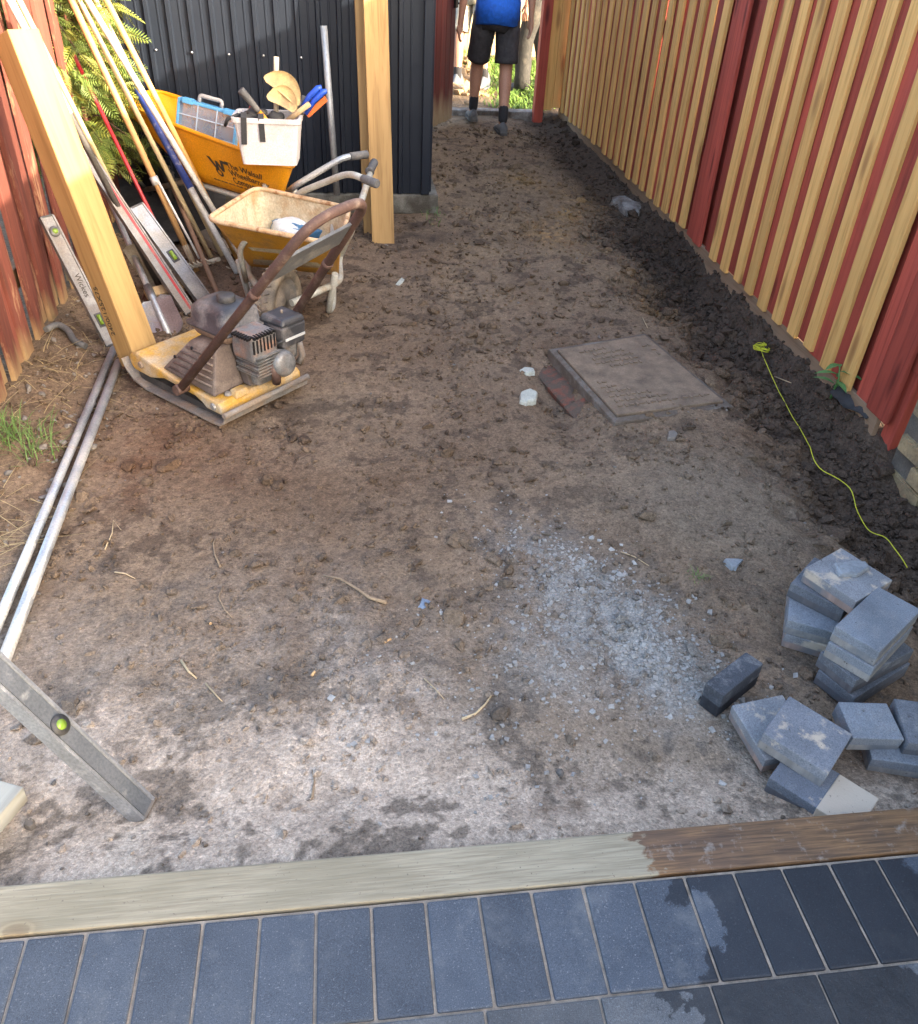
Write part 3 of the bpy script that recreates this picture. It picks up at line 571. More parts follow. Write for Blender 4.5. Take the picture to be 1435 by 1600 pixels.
def flake(name, poly_px, z, th, label, m=slateM, cat='slate', tilt=(0, 0), place=None):
    pts = [gz(x, y, z) for x, y in poly_px]; c = sum(pts, Vector())/len(pts); mb = MB(); P = [(p.x-c.x, p.y-c.y) for p in pts]
    Q = []
    for i, p in enumerate(P):
        q = P[(i+1) % len(P)]
        for k in range(3):
            u = k/3; Q.append((p[0]*(1-u)+q[0]*u+rng.normal(0, .0015)*(k > 0), p[1]*(1-u)+q[1]*u+rng.normal(0, .0015)*(k > 0)))
    n = len(Q); mb.loft([[Vector((x, y, 0)) for x, y in Q], [Vector((x*.97, y*.97, th*.7)) for x, y in Q], [Vector((x*.86, y*.86, th+rng.normal(0, .0008))) for x, y in Q]])
    o = mb.build(name, m); o.location = (c.x, c.y, place if place is not None else z); o.rotation_euler = (tilt[0], tilt[1], 0); tag(o, label, cat); return o
flake('slate_flake', [(1300, 884), (1311, 902), (1338, 902), (1358, 891), (1352, 881), (1330, 880)], .106, .012, 'thin slate flake resting on the top slab of the stack')
def gflake(name, poly, th, label, m=slateM, cat='slate', tilt=(0, 0), lift=0):
    cx = sum(p[0] for p in poly)/len(poly); cy = sum(p[1] for p in poly)/len(poly); q = gp(cx, cy); return flake(name, poly, q.z-.004+lift, th, label, m, cat, tilt)
gflake('slate_shard', [(1129, 880), (1160, 879), (1149, 894), (1140, 891)], .02, 'pale triangular slate shard lying on the soil near the slab stack', tilt=(.1, .1))
gflake('plastic_scrap', [(652, 951), (660, 937), (674, 942), (665, 956)], .008, 'small grey-blue ribbed plastic scrap on the bare soil', mat('scrap', (.20, .25, .32), (.14, .18, .24), rough=.5), 'scrap', (.2, 0))
whiteS = mat('white_stone', (.55, .56, .48), (.36, .36, .31), scale=14, rough=.9, bmp=.5, bdist=.004)
gflake('rubble_lump', [(811, 634), (813, 620), (828, 614), (840, 620), (838, 632), (822, 637)], .026, 'chunky white rubble lump beside the manhole hollow', whiteS, 'stone')
gflake('rubble_flake', [(811, 584), (820, 579), (834, 581), (836, 587), (822, 589)], .02, 'small pale greenish stone flake up the path from the white lump', whiteS, 'stone')
gflake('tile_chip', [(618, 447), (628, 436), (635, 438), (624, 448)], .01, 'thin white tile chip on the soil near the upright planks', whiteS, 'chip')
gflake('round_stone', [(1042, 690), (1043, 680), (1052, 678), (1058, 684), (1054, 691)], .02, 'rounded grey-green stone in front of the manhole cover', stoneM, 'stone')
gflake('grey_pebble', [(40, 1297), (42, 1288), (52, 1286), (58, 1293), (50, 1301)], .02, 'smooth grey pebble on the sand by the long spirit level', stoneM, 'pebble')
redbr = mat('red_brick', (.26, .07, .035), (.17, .05, .03), rough=.9, dirt=(.085, .06, .043), dirt_amt=(.30, .52), dirt_scale=16, bmp=.6, bdist=.004)

# ================================================================== manhole
mh = empty('manhole', (.98, 2.29, -.14), (0, 0, R(13))); tag(mh, 'rectangular iron manhole cover caked with soil, set in a raised frame', 'manhole')
ironM = mat('cover_iron', (.17, .122, .082), (.10, .073, .05), scale=7, rough=.92, dirt=(.25, .18, .12), dirt_amt=(.34, .62), dirt_scale=11, bmp=.45, bscale=90)
c = [gz(*q, -.04) for q in ((872, 546), (1008, 523), (1131, 626), (965, 648))]; inv = mh.matrix_basis.inverted() if False else (Matrix.Translation((.98, 2.29, -.14)) @ Matrix.Rotation(R(13), 4, 'Z')).inverted()
cl = [inv @ q for q in c]; cc = sum(cl, Vector())/4
def inset(P, d): 
    return [p+(Vector((cc.x, cc.y, p.z))-p).normalized()*d for p in P]
top = [Vector((p.x, p.y, .1)) for p in cl]
mb = MB(); mb.loft([[Vector((p.x, p.y, .07)) for p in top], top]); cov = mb.build('cover', ironM, mh, bevel=.004)
tr = MB(); A, B, Cc, D = inset(top, .05)
for i in range(17):
    for j in range(13):
        u = (i+.5)/17; v = (j+.5)/13; q = (A*(1-u)+B*u)*(1-v)+(D*(1-u)+Cc*u)*v; 
        if pn(q.x*4, q.y*4+3) + .25*pn(q.x*13, q.y*13) < -.02: continue
        tr.box((q.x, q.y, q.z+.0015), (.021, .009, .006), None)
        M_ = Matrix.Translation(q) @ Matrix.Rotation(R(90) if (i+j) % 2 else 0, 4, 'Z') @ Matrix.Translation(-q); tr.v[-8:] = [tuple(M_ @ Vector(w)) for w in tr.v[-8:]]
o = tr.build('raised_tread', ironM, cov); o['kind'] = 'stuff'
fr = MB(); out = [p+(p-Vector((cc.x, cc.y, p.z))).normalized()*.045 for p in top]
for i in range(4):
    a_, b2 = top[i], top[(i+1) % 4]; ao, bo = out[i], out[(i+1) % 4]; g_ = .006
    ai = a_+(ao-a_)*.15; bi = b2+(bo-b2)*.15
    fr.add([(*ai.xy, .093), (*bi.xy, .093), (*bo.xy, .088), (*ao.xy, .088), (*ai.xy, 0), (*bi.xy, 0), (*bo.xy, 0), (*ao.xy, 0)], [(0, 1, 2, 3), (4, 5, 6, 7), (0, 1, 5, 4), (2, 3, 7, 6), (1, 2, 6, 5), (0, 3, 7, 4)])
frM = mat('frame_mortar', (.23, .215, .19), (.15, .13, .11), rough=.95, dirt=(.11, .082, .06), dirt_amt=(.32, .54), dirt_scale=9, bmp=.5)
fr.build('frame', frM, mh, bevel=.004)
bk = MB().box((0, 0, 0), (.1, .2, .062), ch=.008).mesh('mbrick'); bk.materials.append(redbr)
for k, f_ in enumerate((.12, .42, .74)):
    q = out[0]*(1-f_)+out[3]*f_; o = link('brick', bk, None, mh); o.location = (q.x-.028, q.y, -.002+.003*k); dd = out[3]-out[0]; o.rotation_euler = (.05*k, -.25, math.atan2(dd.y, dd.x)+R(90)+.05*k)

# ================================================================== long timber beam and levels
beamM = wood('beam_pine', (.37, .235, .09), (.26, .15, .05), knot=(.30, .17, .06), var=.0, rough=.75, grain=30)
def lean(base, top, x=None): return frame(base, Vector(top)-Vector(base), x)
B0 = gz(222, 566, -.045); T0 = atd(24, 52, 2.95); ax = (T0-B0).normalized(); L = (T0-B0).length+.0
viewd = (B0-CAM).normalized()
M_ = lean(B0, T0, Vector((1, -.9, 0)))
bm_ = empty('timber_beam'); bm_.matrix_world = M_; tag(bm_, 'thick square pine beam leaning against the red slatted fence', 'beam')
MB().box((0, 0, L/2), (.118, .118, L), ch=.006).build('post', beamM, bm_)
inkM = mat('ink', (.03, .022, .016), (.05, .035, .02), rough=.8, bmp=0)
def put_text(body, size, M, parent, m, name='lettering', bold=0, sx=1):
    me = text_mesh(body, size, .0004, 1, bold); me.materials.append(m); o = link(name, me, None, parent); o.matrix_local = M; o.scale = (sx, 1, 1); return o
# the stamp runs up the left-hand face
put_text('2400/125X75', .036, Matrix(((0, -1, 0, -.012), (0, 0, -1, -.0602), (1, 0, 0, .13), (0, 0, 0, 1))), bm_, inkM)
aluM = mat('aluminium', (.30, .30, .30), (.22, .22, .225), scale=20, rough=.38, metal=.75, dirt=(.33, .30, .26), dirt_amt=(.48, .72), dirt_scale=10, rough2=.8, bmp=.1)
alu2 = mat('dull_aluminium', (.24, .23, .22), (.17, .165, .16), scale=20, rough=.5, metal=.5, dirt=(.27, .22, .18), dirt_amt=(.45, .70), dirt_scale=10, rough2=.85, bmp=.1)
vialM = mat('vial', (.17, .27, .03), (.21, .32, .04), rough=.15, bmp=0); darkP = mat('dark_plastic', (.03, .03, .032), (.05, .048, .045), rough=.55, dirt=(.16, .14, .12), dirt_amt=(.5, .75))
redP = mat('red_plastic', (.42, .02, .03), (.28, .015, .02), rough=.5, dirt=(.25, .16, .13), dirt_amt=(.52, .75))
def level(name, base, top, label, w=.055, d=.024, face=None, vials=(.5,), ext=0, m=aluM, stripe=None, roundv=(), text=None, endcap=darkP):
    base = Vector(base); top = Vector(top); top = top+(top-base).normalized()*ext; L = (top-base).length; rt = empty(name); rt.matrix_world = lean(base, top, face or Vector((1, 0, 0)))
    bd = MB(); pr = [(-w/2, -d/2), (-w/2+.007, -d/2), (-w/2+.009, -d/2+.004), (w/2-.009, -d/2+.004), (w/2-.007, -d/2), (w/2, -d/2), (w/2, d/2), (w/2-.007, d/2), (w/2-.009, d/2-.004), (-w/2+.009, d/2-.004), (-w/2+.007, d/2), (-w/2, d/2)]
    bd.loft([[Vector((x, y, z)) for x, y in pr] for z in (.004, L-.004)]); body = bd.build('body', m, rt)
    for z0 in (0, L-.006): MB().box((0, 0, z0+.003), (w-.003, d-.003, .009), ch=.002).build('end_cap', endcap, rt)
    for f_ in vials:
        vv = empty('x') if False else MB().box((0, 0, L*f_), (w*.5, d*1.0, .062), ch=.003).build('vial_window', darkP, rt)
        MB().tube([(-w*.02, -d/2-.001, L*f_-.022), (-w*.02, -d/2-.001, L*f_+.022)], w*.13, 10).build('vial', vialM, vv)
    for f_ in roundv:
        vv = MB().lathe([(0, -.001), (w*.36, -.001), (w*.38, .001), (w*.38, .006), (0, .006)], Matrix.Translation((0, -d/2+.002, L*f_)) @ Matrix.Rotation(R(90), 4, 'X'), 18).build('vial_window', darkP if roundv and not text else alu2, rt)
        MB().lathe([(0, .0), (w*.19, .0), (w*.19, .0085), (0, .0095)], Matrix.Translation((0, -d/2+.002, L*f_)) @ Matrix.Rotation(R(90), 4, 'X'), 16).build('vial', vialM, vv)
    if name == 'spirit_level' and d > .034: MB().box((0, -d/2+.003, L/2), (w-.02, .0035, L*.985)).build('web_panel', mat('dull_web', (.17, .18, .195), (.13, .14, .15), rough=.5, metal=.4, dirt=(.30, .30, .29), dirt_amt=(.6, .8), dirt_scale=30), rt)
    if stripe: MB().box((w*.16, -d/2+.004, L/2), (w*.2, .003, L*.96)).build('stripe', stripe, rt)
    if text: put_text(text[0], text[1], Matrix(((0, 1, 0, -text[1]*.35), (0, 0, -1, -d/2+.0035), (-1, 0, 0, L*text[2]), (0, 0, 0, 1))).copy() @ Matrix.Scale(1, 4), rt, inkM)
    tag(rt, label, 'spirit level'); return rt
# near level: bottom end stands on the sand, upper end goes off towards the fence
q0 = gp(226, 1268); far_ = atd(-30, 1030, 1.62)
ax0 = (far_-q0).normalized(); nc = (CAM-q0); nc = (nc-ax0*nc.dot(ax0)).normalized(); x0_ = nc.cross(ax0); x0_ = x0_ if x0_.dot(Vector((1, 1, 0))) > 0 else -x0_
level('spirit_level', q0+Vector((0, 0, .0)), far_, 'long scratched aluminium spirit level standing in the sand with green round vial', w=.058, d=.036, face=x0_*.8-nc*.58, roundv=(.36, .66), vials=(), ext=.3, m=mat('scratched_alu', (.36, .37, .385), (.28, .29, .30), scale=20, rough=.4, metal=.6, dirt=(.36, .35, .33), dirt_amt=(.56, .75), dirt_scale=22, rough2=.8, bmp=.1), endcap=alu2)
q1 = gp(176, 540); t1 = atx(72, 338, LX+.05)
level('spirit_level', q1, t1, 'short printed spirit level tucked behind the thick pine beam', w=.06, d=.026, face=Vector((.75, .65, 0)), roundv=(.88,), vials=(.2,), text=('Wickes', .034, .56), m=alu2)
q2 = gp(298, 490); t2 = atx(110, 205, LX+.10)
level('spirit_level', q2, t2, 'long dirty spirit level with a red stripe among the leaning tools', w=.06, d=.028, face=Vector((.8, .6, 0)), stripe=redP, vials=(), m=alu2)
q3 = gp(326, 478); t3 = q3+(atx(212, 322, -1.17)-q3)
level('spirit_level', q3, t3, 'silver box spirit level with a yellow-green vial in its side', w=.075, d=.03, face=Vector((.8, .6, 0)), vials=(.5,), m=aluM)

# two galvanised tubes on the ground
galvM = mat('galvanised', (.50, .52, .53), (.36, .38, .40), scale=9, rough=.42, metal=.6, dirt=(.50, .46, .40), dirt_amt=(.44, .7), dirt_scale=7, rough2=.85, stretch=(1, 1, .3), bmp=.1)
def rod(name, a, b_, r, m, label, cat, n=12, group=None):
    o = MB().tube([a, b_], r, n).build(name, m); tag(o, label, cat, group); return o
a_, b2 = gp(178, 545, .02), gp(2, 962, .02); a_.z = max(a_.z, H(a_.x, a_.y)+.018); e_ = (b2-a_).normalized(); b2 = b2+e_*.06
rod('steel_tube', a_, b2, .0145, galvM, 'galvanised steel tube lying on the soil nearer the red slatted fence', 'tube')
a_, b2 = gp(186, 566, .025), gp(14, 1012, .025); a_.z = max(a_.z, H(a_.x, a_.y)+.022); e_ = (b2-a_).normalized(); b2 = b2+e_*.05
rod('steel_tube', a_, b2, .0165, galvM, 'galvanised steel tube lying beside its twin, ending by the long spirit level', 'tube')

# upright planks in front of the shed
plM = wood('plank_pine', (.42, .26, .105), (.29, .165, .06), knot=(.25, .12, .04), var=.1)
def plank(px, z0, ytop, w, th, h, label, rz=0, dy=0):
    q = gp(*px); q.y += dy; tp = Vector((q.x-.03, ytop, h)); rt = frame((q.x, q.y, z0), tp-Vector((q.x, q.y, z0)), (1, rz, 0)); o = MB().box((0, 0, h/2), (w, th, h), ch=.003).build('plank', plM); o.matrix_world = rt; tag(o, label, 'plank'); return o
plank((599, 379), G0-.01, 4.5, .128, .038, 1.8, 'wide new pine plank standing upright against the black shed', .03)
plank((587, 368), G0-.01, 4.55, .135, .038, 1.75, 'narrower looking pine plank standing half behind the wide upright one', .03, .06)
o = rod('steel_pole', aty(527, 305, 4.42), aty(506, 40, 4.50), .019, galvM, 'grey metal pole standing upright beside the white bucket', 'pole')

# ================================================================== wheelbarrows
def rrect(c, r=.06, n=5):   # rounded quad from 4 corners (in order)
    out = []
    for i in range(4):
        p, a_, b_ = c[i], c[i-1], c[(i+1) % 4]; A = p+(a_-p).normalized()*r; B = p+(b_-p).normalized()*r
        for k in range(n): u = k/(n-1); out.append(A*(1-u)**2+p*2*u*(1-u)+B*u*u)
    return out
def tray(rim, base, m_out, m_in, parent, ribs=False, lip=None):
    R0 = rrect(rim, .08); R1 = rrect(base, .05); cen = sum(rim, Vector())/4
    def ring(u, off):
        L_ = []
        for p, q in zip(R0, R1):
            w = p*(1-u)+q*u; d = (Vector((cen.x, cen.y, w.z))-w); d.z = 0; L_.append(w+d.normalized()*off)
        return L_
    mo = MB(); mo.loft([ring(0, 0), ring(.25, .0), ring(.5, .004), ring(.8, .002), ring(1, 0)], cap0=False, smooth=True); out = mo.build('tray', m_out, parent)
    mi = MB(); rr = [ring(0, .004), ring(.3, .005), ring(.6, .008), ring(.93, .008)]; mi.loft(rr, cap0=False, smooth=True); mi.build('tray_lining', m_in, out)
    ro = MB().tube(R0+[R0[0], R0[1]], .011, 8, cap=False); ro.build('rolled_rim', lip or m_in, out)
    return out
def wheel(c, axis, r, parent, tyreM, hubM, w=.075):
    M_ = frame(c, axis); tb = MB(); prof = [(r-.05, -w/2), (r-.02, -w/2-.003), (r-.004, -w/2+.01), (r, -w/6), (r, w/6), (r-.004, w/2-.01), (r-.02, w/2+.003), (r-.05, w/2), (r-.055, 0), (r-.05, -w/2)]
    tb.lathe(prof, M_, 36)
    for k in range(30):
        for s_ in (-1, 1): tb.box((0, 0, 0), (.008, .014, w*.36), M_ @ Matrix.Rotation(2*math.pi*(k+.25*s_)/30, 4, 'Z') @ Matrix.Translation((r+.002, 0, s_*w*.22)) @ Matrix.Rotation(s_*.4, 4, 'X'))
    ty = tb.build('tyre', tyreM, parent); hb = MB().lathe([(0, -.02), (.03, -.02), (.035, -.012), (r-.06, -.006), (r-.052, -.03), (r-.046, -.03), (r-.046, .03), (r-.052, .03), (r-.06, .006), (.035, .012), (.03, .02), (0, .02)], M_, 28); hb.build('wheel_rim', hubM, parent); return ty
yPaint = mat('yellow_paint', (.62, .31, .015), (.50, .24, .012), scale=5, rough=.5, dirt=(.33, .22, .11), dirt_amt=(.55, .75), dirt_scale=8, bmp=.12)
oPaint = mat('orange_paint', (.72, .30, .008), (.66, .26, .006), scale=4, rough=.38, dirt=(.45, .22, .04), dirt_amt=(.62, .85), bmp=.05)
crust = mat('cement_crust', (.62, .54, .38), (.45, .37, .24), scale=9, rough=.95, dirt=(.40, .26, .13), dirt_amt=(.50, .66), dirt_scale=7, bmp=.8, bscale=55, bdist=.006)
rustM = mat('rusty_rim', (.50, .30, .14), (.58, .44, .28), scale=20, rough=.9, dirt=(.25, .11, .04), dirt_amt=(.52, .66), dirt_scale=18, bmp=.6, bdist=.004)
frameM = mat('frame_grey', (.50, .50, .44), (.40, .38, .32), scale=14, rough=.55, metal=.2, dirt=(.36, .27, .17), dirt_amt=(.5, .72), bmp=.3)
gripM = mat('grip_rubber', (.07, .07, .072), (.12, .115, .11), rough=.8, dirt=(.22, .2, .18), dirt_amt=(.5, .75)); tyreM = mat('tyre', (.16, .14, .115), (.09, .08, .07), rough=.95, dirt=(.28, .23, .17), dirt_amt=(.42, .62), bmp=.4)
# --- cement-crusted barrow
bar = empty('wheelbarrow', (-.45, 3.05, G0)); tag(bar, 'cement-crusted yellow wheelbarrow with its wheel towards the plate compactor', 'wheelbarrow'); off = Matrix.Translation((.45, -3.05, -G0))
def loc(p): return off @ Vector(p)
rim = [gz(322, 343, .40), gz(400, 293, .36), gz(546, 325, .36), gz(533, 384, .40)]
bs = [gz(386, 412, .10), gz(418, 388, .10), gz(523, 400, .10), gz(520, 424, .10)]
bs = [Vector((-.675, 3.10, .10)), Vector((-.60, 3.36, .09)), Vector((-.26, 3.19, .09)), Vector((-.235, 2.98, .10))]
tray([loc(p) for p in rim], [loc(p) for p in bs], yPaint, crust, bar, lip=rustM)
fr = gp(440, 505); wc = loc(gz(437, 470, .065)); axd = Vector((.87, -.42, 0)).normalized()
wheel(wc, axd, .155, bar, tyreM, mat('wheel_grey', (.17, .16, .15), (.10, .095, .09), rough=.6, dirt=(.25, .2, .15), dirt_amt=(.45, .7)))
g1 = loc(gz(418, 232, .46)); g2 = loc(gz(583, 258, .46)); g1b = loc(gz(412, 292, .36)); g2b = loc(gz(547, 330, .36))
MB().tube([wc-axd*.06, loc(bs[0])+Vector((0, 0, -.03)), loc(bs[1])+Vector((-.02, .05, .0)), g1b+Vector((0, .02, -.06)), g1], .016, 10, bend=.06).build('handle_tube', frameM, bar)
MB().tube([wc+axd*.06, loc(bs[3])+Vector((.0, 0, -.03)), loc(bs[2])+Vector((.02, .05, .0)), g2b+Vector((.01, .0, -.08)), g2], .016, 10, bend=.06).build('handle_tube', frameM, bar)
for g_, gb in ((g1, g1b), (g2, g2b)): 
    d = (g_-gb).normalized(); MB().tube([g_-d*.07, g_-d*.066, g_-d*.05, g_+d*.03, g_+d*.036], [.017, .024, .019, .02, .014], 12).build('grip', gripM, bar)
fo = loc(gp(517, 487)); fo2 = loc(gp(395, 466))
for f_, s_ in ((fo, 1), (fo2, -1)):
    tp = Vector((f_.x+.03*s_, f_.y+.12, .22)); MB().tube([tp+Vector((0, -.26, .02)), f_+Vector((-.01, -.04, .012)), f_+Vector((.012*s_, .04, .012)), tp+Vector((.0, .06, .18))], .015, 10, bend=.05).build('leg', frameM, bar)
l0, l1 = loc(gz(374, 392, .24)), loc(gz(470, 376, .28)); MB().tube([loc(gz(385, 440, .07)), l0, loc(gz(384, 374, .30)), loc(gz(420, 368, .30)), l1, loc(gz(480, 420, .1))], .013, 10, bend=.05).build('front_guard', frameM, bar)
# bag inside
bagM = mat('cement_bag', (.72, .74, .74), (.60, .63, .66), scale=3, rough=.45, dirt=(.05, .16, .30), dirt_amt=(.46, .49), dirt_scale=4.5, rough2=.45, stretch=(1, 3.5, 1), bmp=.5, bscale=25, bdist=.012)
bx = gz(478, 362, .20); mb = MB(); rings = []
for k in range(9):
    u = k/8; xx = -.14+.28*u; e = math.sin(math.pi*min(1, max(0, .04+.92*u)))**.45
    rings.append([Vector((xx+.008*math.sin(5*a), .12*e*math.cos(a), .045*e*math.sin(a)+.01*math.sin(3*a+6*u))) for a in [2*math.pi*i/18 for i in range(18)]])
mb.loft(rings, smooth=True); o = mb.build('cement_bag', bagM); o.location = (bx.x-.02, bx.y+.03, .215); o.rotation_euler = (0, 0, R(-24)); tag(o, 'blue and white plastic bag crumpled inside the crusted wheelbarrow', 'bag')
# --- clean yellow barrow behind
A = gz(178, 160, .60); B = gz(458, 264, .46); dl = (B-A); dl.z = 0; dl.normalize(); nr = Vector((-dl.y, dl.x, 0)); Wd = .44
rb = empty('wheelbarrow', (-.95, 4.0, G0)); tag(rb, 'clean bright yellow wheelbarrow with black printing loaded with bucket and case', 'wheelbarrow'); off = Matrix.Translation((.95, -4.0, -G0))
rim = [A, A+(nr*.75+Vector((-.1, .2, 0)))*Wd, gz(468, 212, .47), B]
b0 = gz(290, 276, .30); b1 = gz(440, 322, .25); bs = [b0, b0+Vector((.08, .26, 0)), b1+Vector((.0, .26, 0)), b1]
tray([loc(p) for p in rim], [loc(p) for p in bs], oPaint, oPaint, rb, lip=oPaint)
wcr = loc(gz(225, 300, .08)); wheel(Vector((wcr.x+.04, wcr.y+.1, .18)), nr, .18, rb, darkP, blackM)
h1 = [gz(560, 243, .50), gz(536, 246, .50), gz(462, 290, .36)]; h2 = [gz(578, 283, .52), gz(545, 270, .52), gz(470, 300, .38)]
for h_, far_s in ((h1, 1), (h2, 0)):
    q = [loc(p) for p in h_]; base_ = loc(b1+Vector((0, .26 if far_s else 0, 0)))+Vector((0, 0, -.02)); MB().tube([Vector((wcr.x+.04, wcr.y+.1, .18))+nr*(.07 if far_s else -.07), loc(b0+nr*(.3 if far_s else .03))+Vector((0, 0, -.03)), base_, q[2], q[1], q[0]], .015, 10, bend=.06).build('handle_tube', frameM if not far_s else galvM, rb)
    d = (q[0]-q[1]).normalized(); MB().tube([q[0]-d*.05, q[0]-d*.04, q[0]+d*.05, q[0]+d*.055], [.017, .019, .02, .014], 12).build('grip', gripM, rb)
for f_ in (loc(b1), loc(b1+Vector((0, .26, 0)))): MB().tube([f_+Vector((-.12, .06, -.02)), Vector((f_.x-.02, f_.y, .015)), Vector((f_.x+.04, f_.y-.03, .015)), f_+Vector((.06, -.04, .02))], .014, 10, bend=.04).build('leg', frameM, rb)
# printing on the near side wall
def wallP(s_, u__): return (A*(1-s_)+B*s_)*(1-u__)+(b0*(1-s_)+b1*s_)*u__
mid = wallP(.78, .42); u_ = (wallP(.9, .42)-wallP(.66, .42)).normalized(); wdn = wallP(.78, .5)-wallP(.78, .34); nrm = u_.cross(wdn).normalized()
if nrm.dot(CAM-mid) < 0: nrm = -nrm
v_ = nrm.cross(u_).normalized()
def on_wall(px_, py_):
    d = ray(px_, py_); k = (mid-CAM).dot(nrm)/d.dot(nrm); return CAM+d*k
def wallM(p, lift=.004):
    p = loc(p+nrm*lift); return Matrix(((u_.x, v_.x, nrm.x, p.x), (u_.y, v_.y, nrm.y, p.y), (u_.z, v_.z, nrm.z, p.z), (0, 0, 0, 1)))
printM = mat('black_print', (.03, .025, .02), (.04, .03, .02), rough=.5, bmp=0)
def project(p):
    d = p-CAM; k = d.dot(_fw); return 717.5+FPX*d.dot(_rt)/k, 800-FPX*d.dot(_up)/k
def wall_su(px_, py_): return min(((s_/60, u__/40) for s_ in range(20, 61) for u__ in range(0, 41)), key=lambda q: (project(wallP(*q))[0]-px_)**2+(project(wallP(*q))[1]-py_)**2)
def conform(me, px_, py_, name, m):
    s0, u0 = wall_su(px_, py_); wl = (wallP(s0, 1)-wallP(s0, 0)).length; L_ = (wallP(1, u0)-wallP(0, u0)).length
    for v in me.vertices:
        s_ = s0+v.co.x/L_; u__ = u0-v.co.y/wl; v.co = loc(wallP(s_, u__)+nrm*(.005+v.co.z))
    me.materials.clear(); me.materials.append(m); return link(name, me, None, rb)
conform(text_mesh('The Walsall\nWheelbarrow\nCompany', .046, .0003, 1, .0004), 357, 262, 'lettering', printM)
sm = MB(); x_ = 0
for k in range(34):
    w_ = .003+.0035*((k*7) % 4)/3; h_ = .005+.003*((k*5) % 3)/2; sm.box((x_+w_/2, h_/2, 0), (w_, h_, .0006)); x_ += w_+.0022+(.005 if k % 6 == 5 else 0)
conform(sm.mesh('fine_print'), 336, 280, 'fine_print', printM)
lg = MB(); Wp = [(-.055, .05), (-.035, .05), (-.022, .0), (-.008, .036), (.004, .036), (.016, .002), (.03, .05), (.075, .05), (.075, .033), (.042, .033), (.026, -.022), (.008, -.022), (-.003, .012), (-.014, -.022), (-.03, -.022)]
lg.prism(Wp, 0, .001)
ann = [(.024*math.cos(2*math.pi*k/20)-.022, .024*math.sin(2*math.pi*k/20)-.036) for k in range(20)]; inn = [(.013*math.cos(2*math.pi*k/20)-.022, .013*math.sin(2*math.pi*k/20)-.036) for k in range(20)]
lg.add([(*p, .0012) for p in ann]+[(*p, .0012) for p in inn], [(k, (k+1) % 20, 20+(k+1) % 20, 20+k) for k in range(20)]); lg.v = [(x*.9, y*.9, z) for x, y, z in lg.v]
conform(lg.mesh('emblem'), 344, 262, 'emblem', printM)

# ---- organiser case standing in it
caseC = mat('clear_plastic', (.20, .30, .44), (.16, .24, .35), scale=6, rough=.25, dirt=(.24, .24, .25), dirt_amt=(.55, .85), bmp=0); blueP = mat('sky_blue_plastic', (.10, .34, .62), (.08, .28, .52), rough=.4, bmp=.05)
caseC.node_tree.nodes['Principled BSDF'].inputs['Alpha'].default_value = .55
qa = (A*.72+B*.28)+nr*.24; c0 = aty(278, 152, qa.y); c1 = aty(372, 178, qa.y-.06); c2 = aty(372, 250, qa.y-.06)
wv = (c1-c0); cw = wv.length; hh = (c1-c2).length*1.05; xh = wv.normalized(); zh = (Vector((0, .12, 1))); zh = (zh-xh*zh.dot(xh)).normalized(); yh = zh.cross(xh)
kc = empty('organiser_case'); kc.matrix_world = Matrix(((xh.x, yh.x, zh.x, c0.x), (xh.y, yh.y, zh.y, c0.y), (xh.z, yh.z, zh.z, c0.z), (0, 0, 0, 1))); tag(kc, 'clear blue-edged organiser case of screws standing in the clean wheelbarrow', 'case')
MB().box((cw/2, .028, -hh/2), (cw-.012, .05, hh-.012), ch=.004).build('clear_shell', caseC, kc)
eb = MB()
for (x, z, sx, sz) in ((cw/2, -.006, cw, .016), (cw/2, -hh+.006, cw, .016), (.006, -hh/2, .014, hh), (cw-.006, -hh/2, .014, hh)): eb.box((x, .028, z), (sx, .062, sz), ch=.004)
eb.build('blue_edge', blueP, kc)
dv = MB()
for f_ in (.34, .66): dv.box((cw*f_, .0, -hh/2), (.005, .008, hh*.93))
for f_ in (.3, .62): dv.box((cw/2, .0, -hh*f_), (cw*.94, .008, .004))
dv.build('divider', mat('divider', (.42, .52, .65), rough=.3, bmp=0), kc)
MB().box((cw*.17, .01, -.004), (.055, .05, .026), ch=.004).build('latch', blueP, kc); MB().box((cw*.85, .01, -.004), (.055, .05, .026), ch=.004).build('latch', blueP, kc)
MB().tube([(cw*.33, .028, .0), (cw*.33, .028, .035), (cw*.7, .028, .035), (cw*.7, .028, .0)], .011, 8, bend=.015).build('handle', mat('handle_grey', (.35, .34, .34), rough=.5), kc)
sc_ = MB()
for k in range(70): 
    x, z = rng.uniform(.03, cw-.03), rng.uniform(-hh*.9, -.03); sc_.box((x, .03, z), (.003, .003, .028), Matrix.Translation((x, 0, z)) @ Matrix.Rotation(rng.uniform(0, 3), 4, 'Y') @ Matrix.Translation((-x, 0, -z)))
o = sc_.build('screws', mat('brass_screws', (.40, .33, .2), rough=.4, metal=.6, bmp=0), kc); o['kind'] = 'stuff'

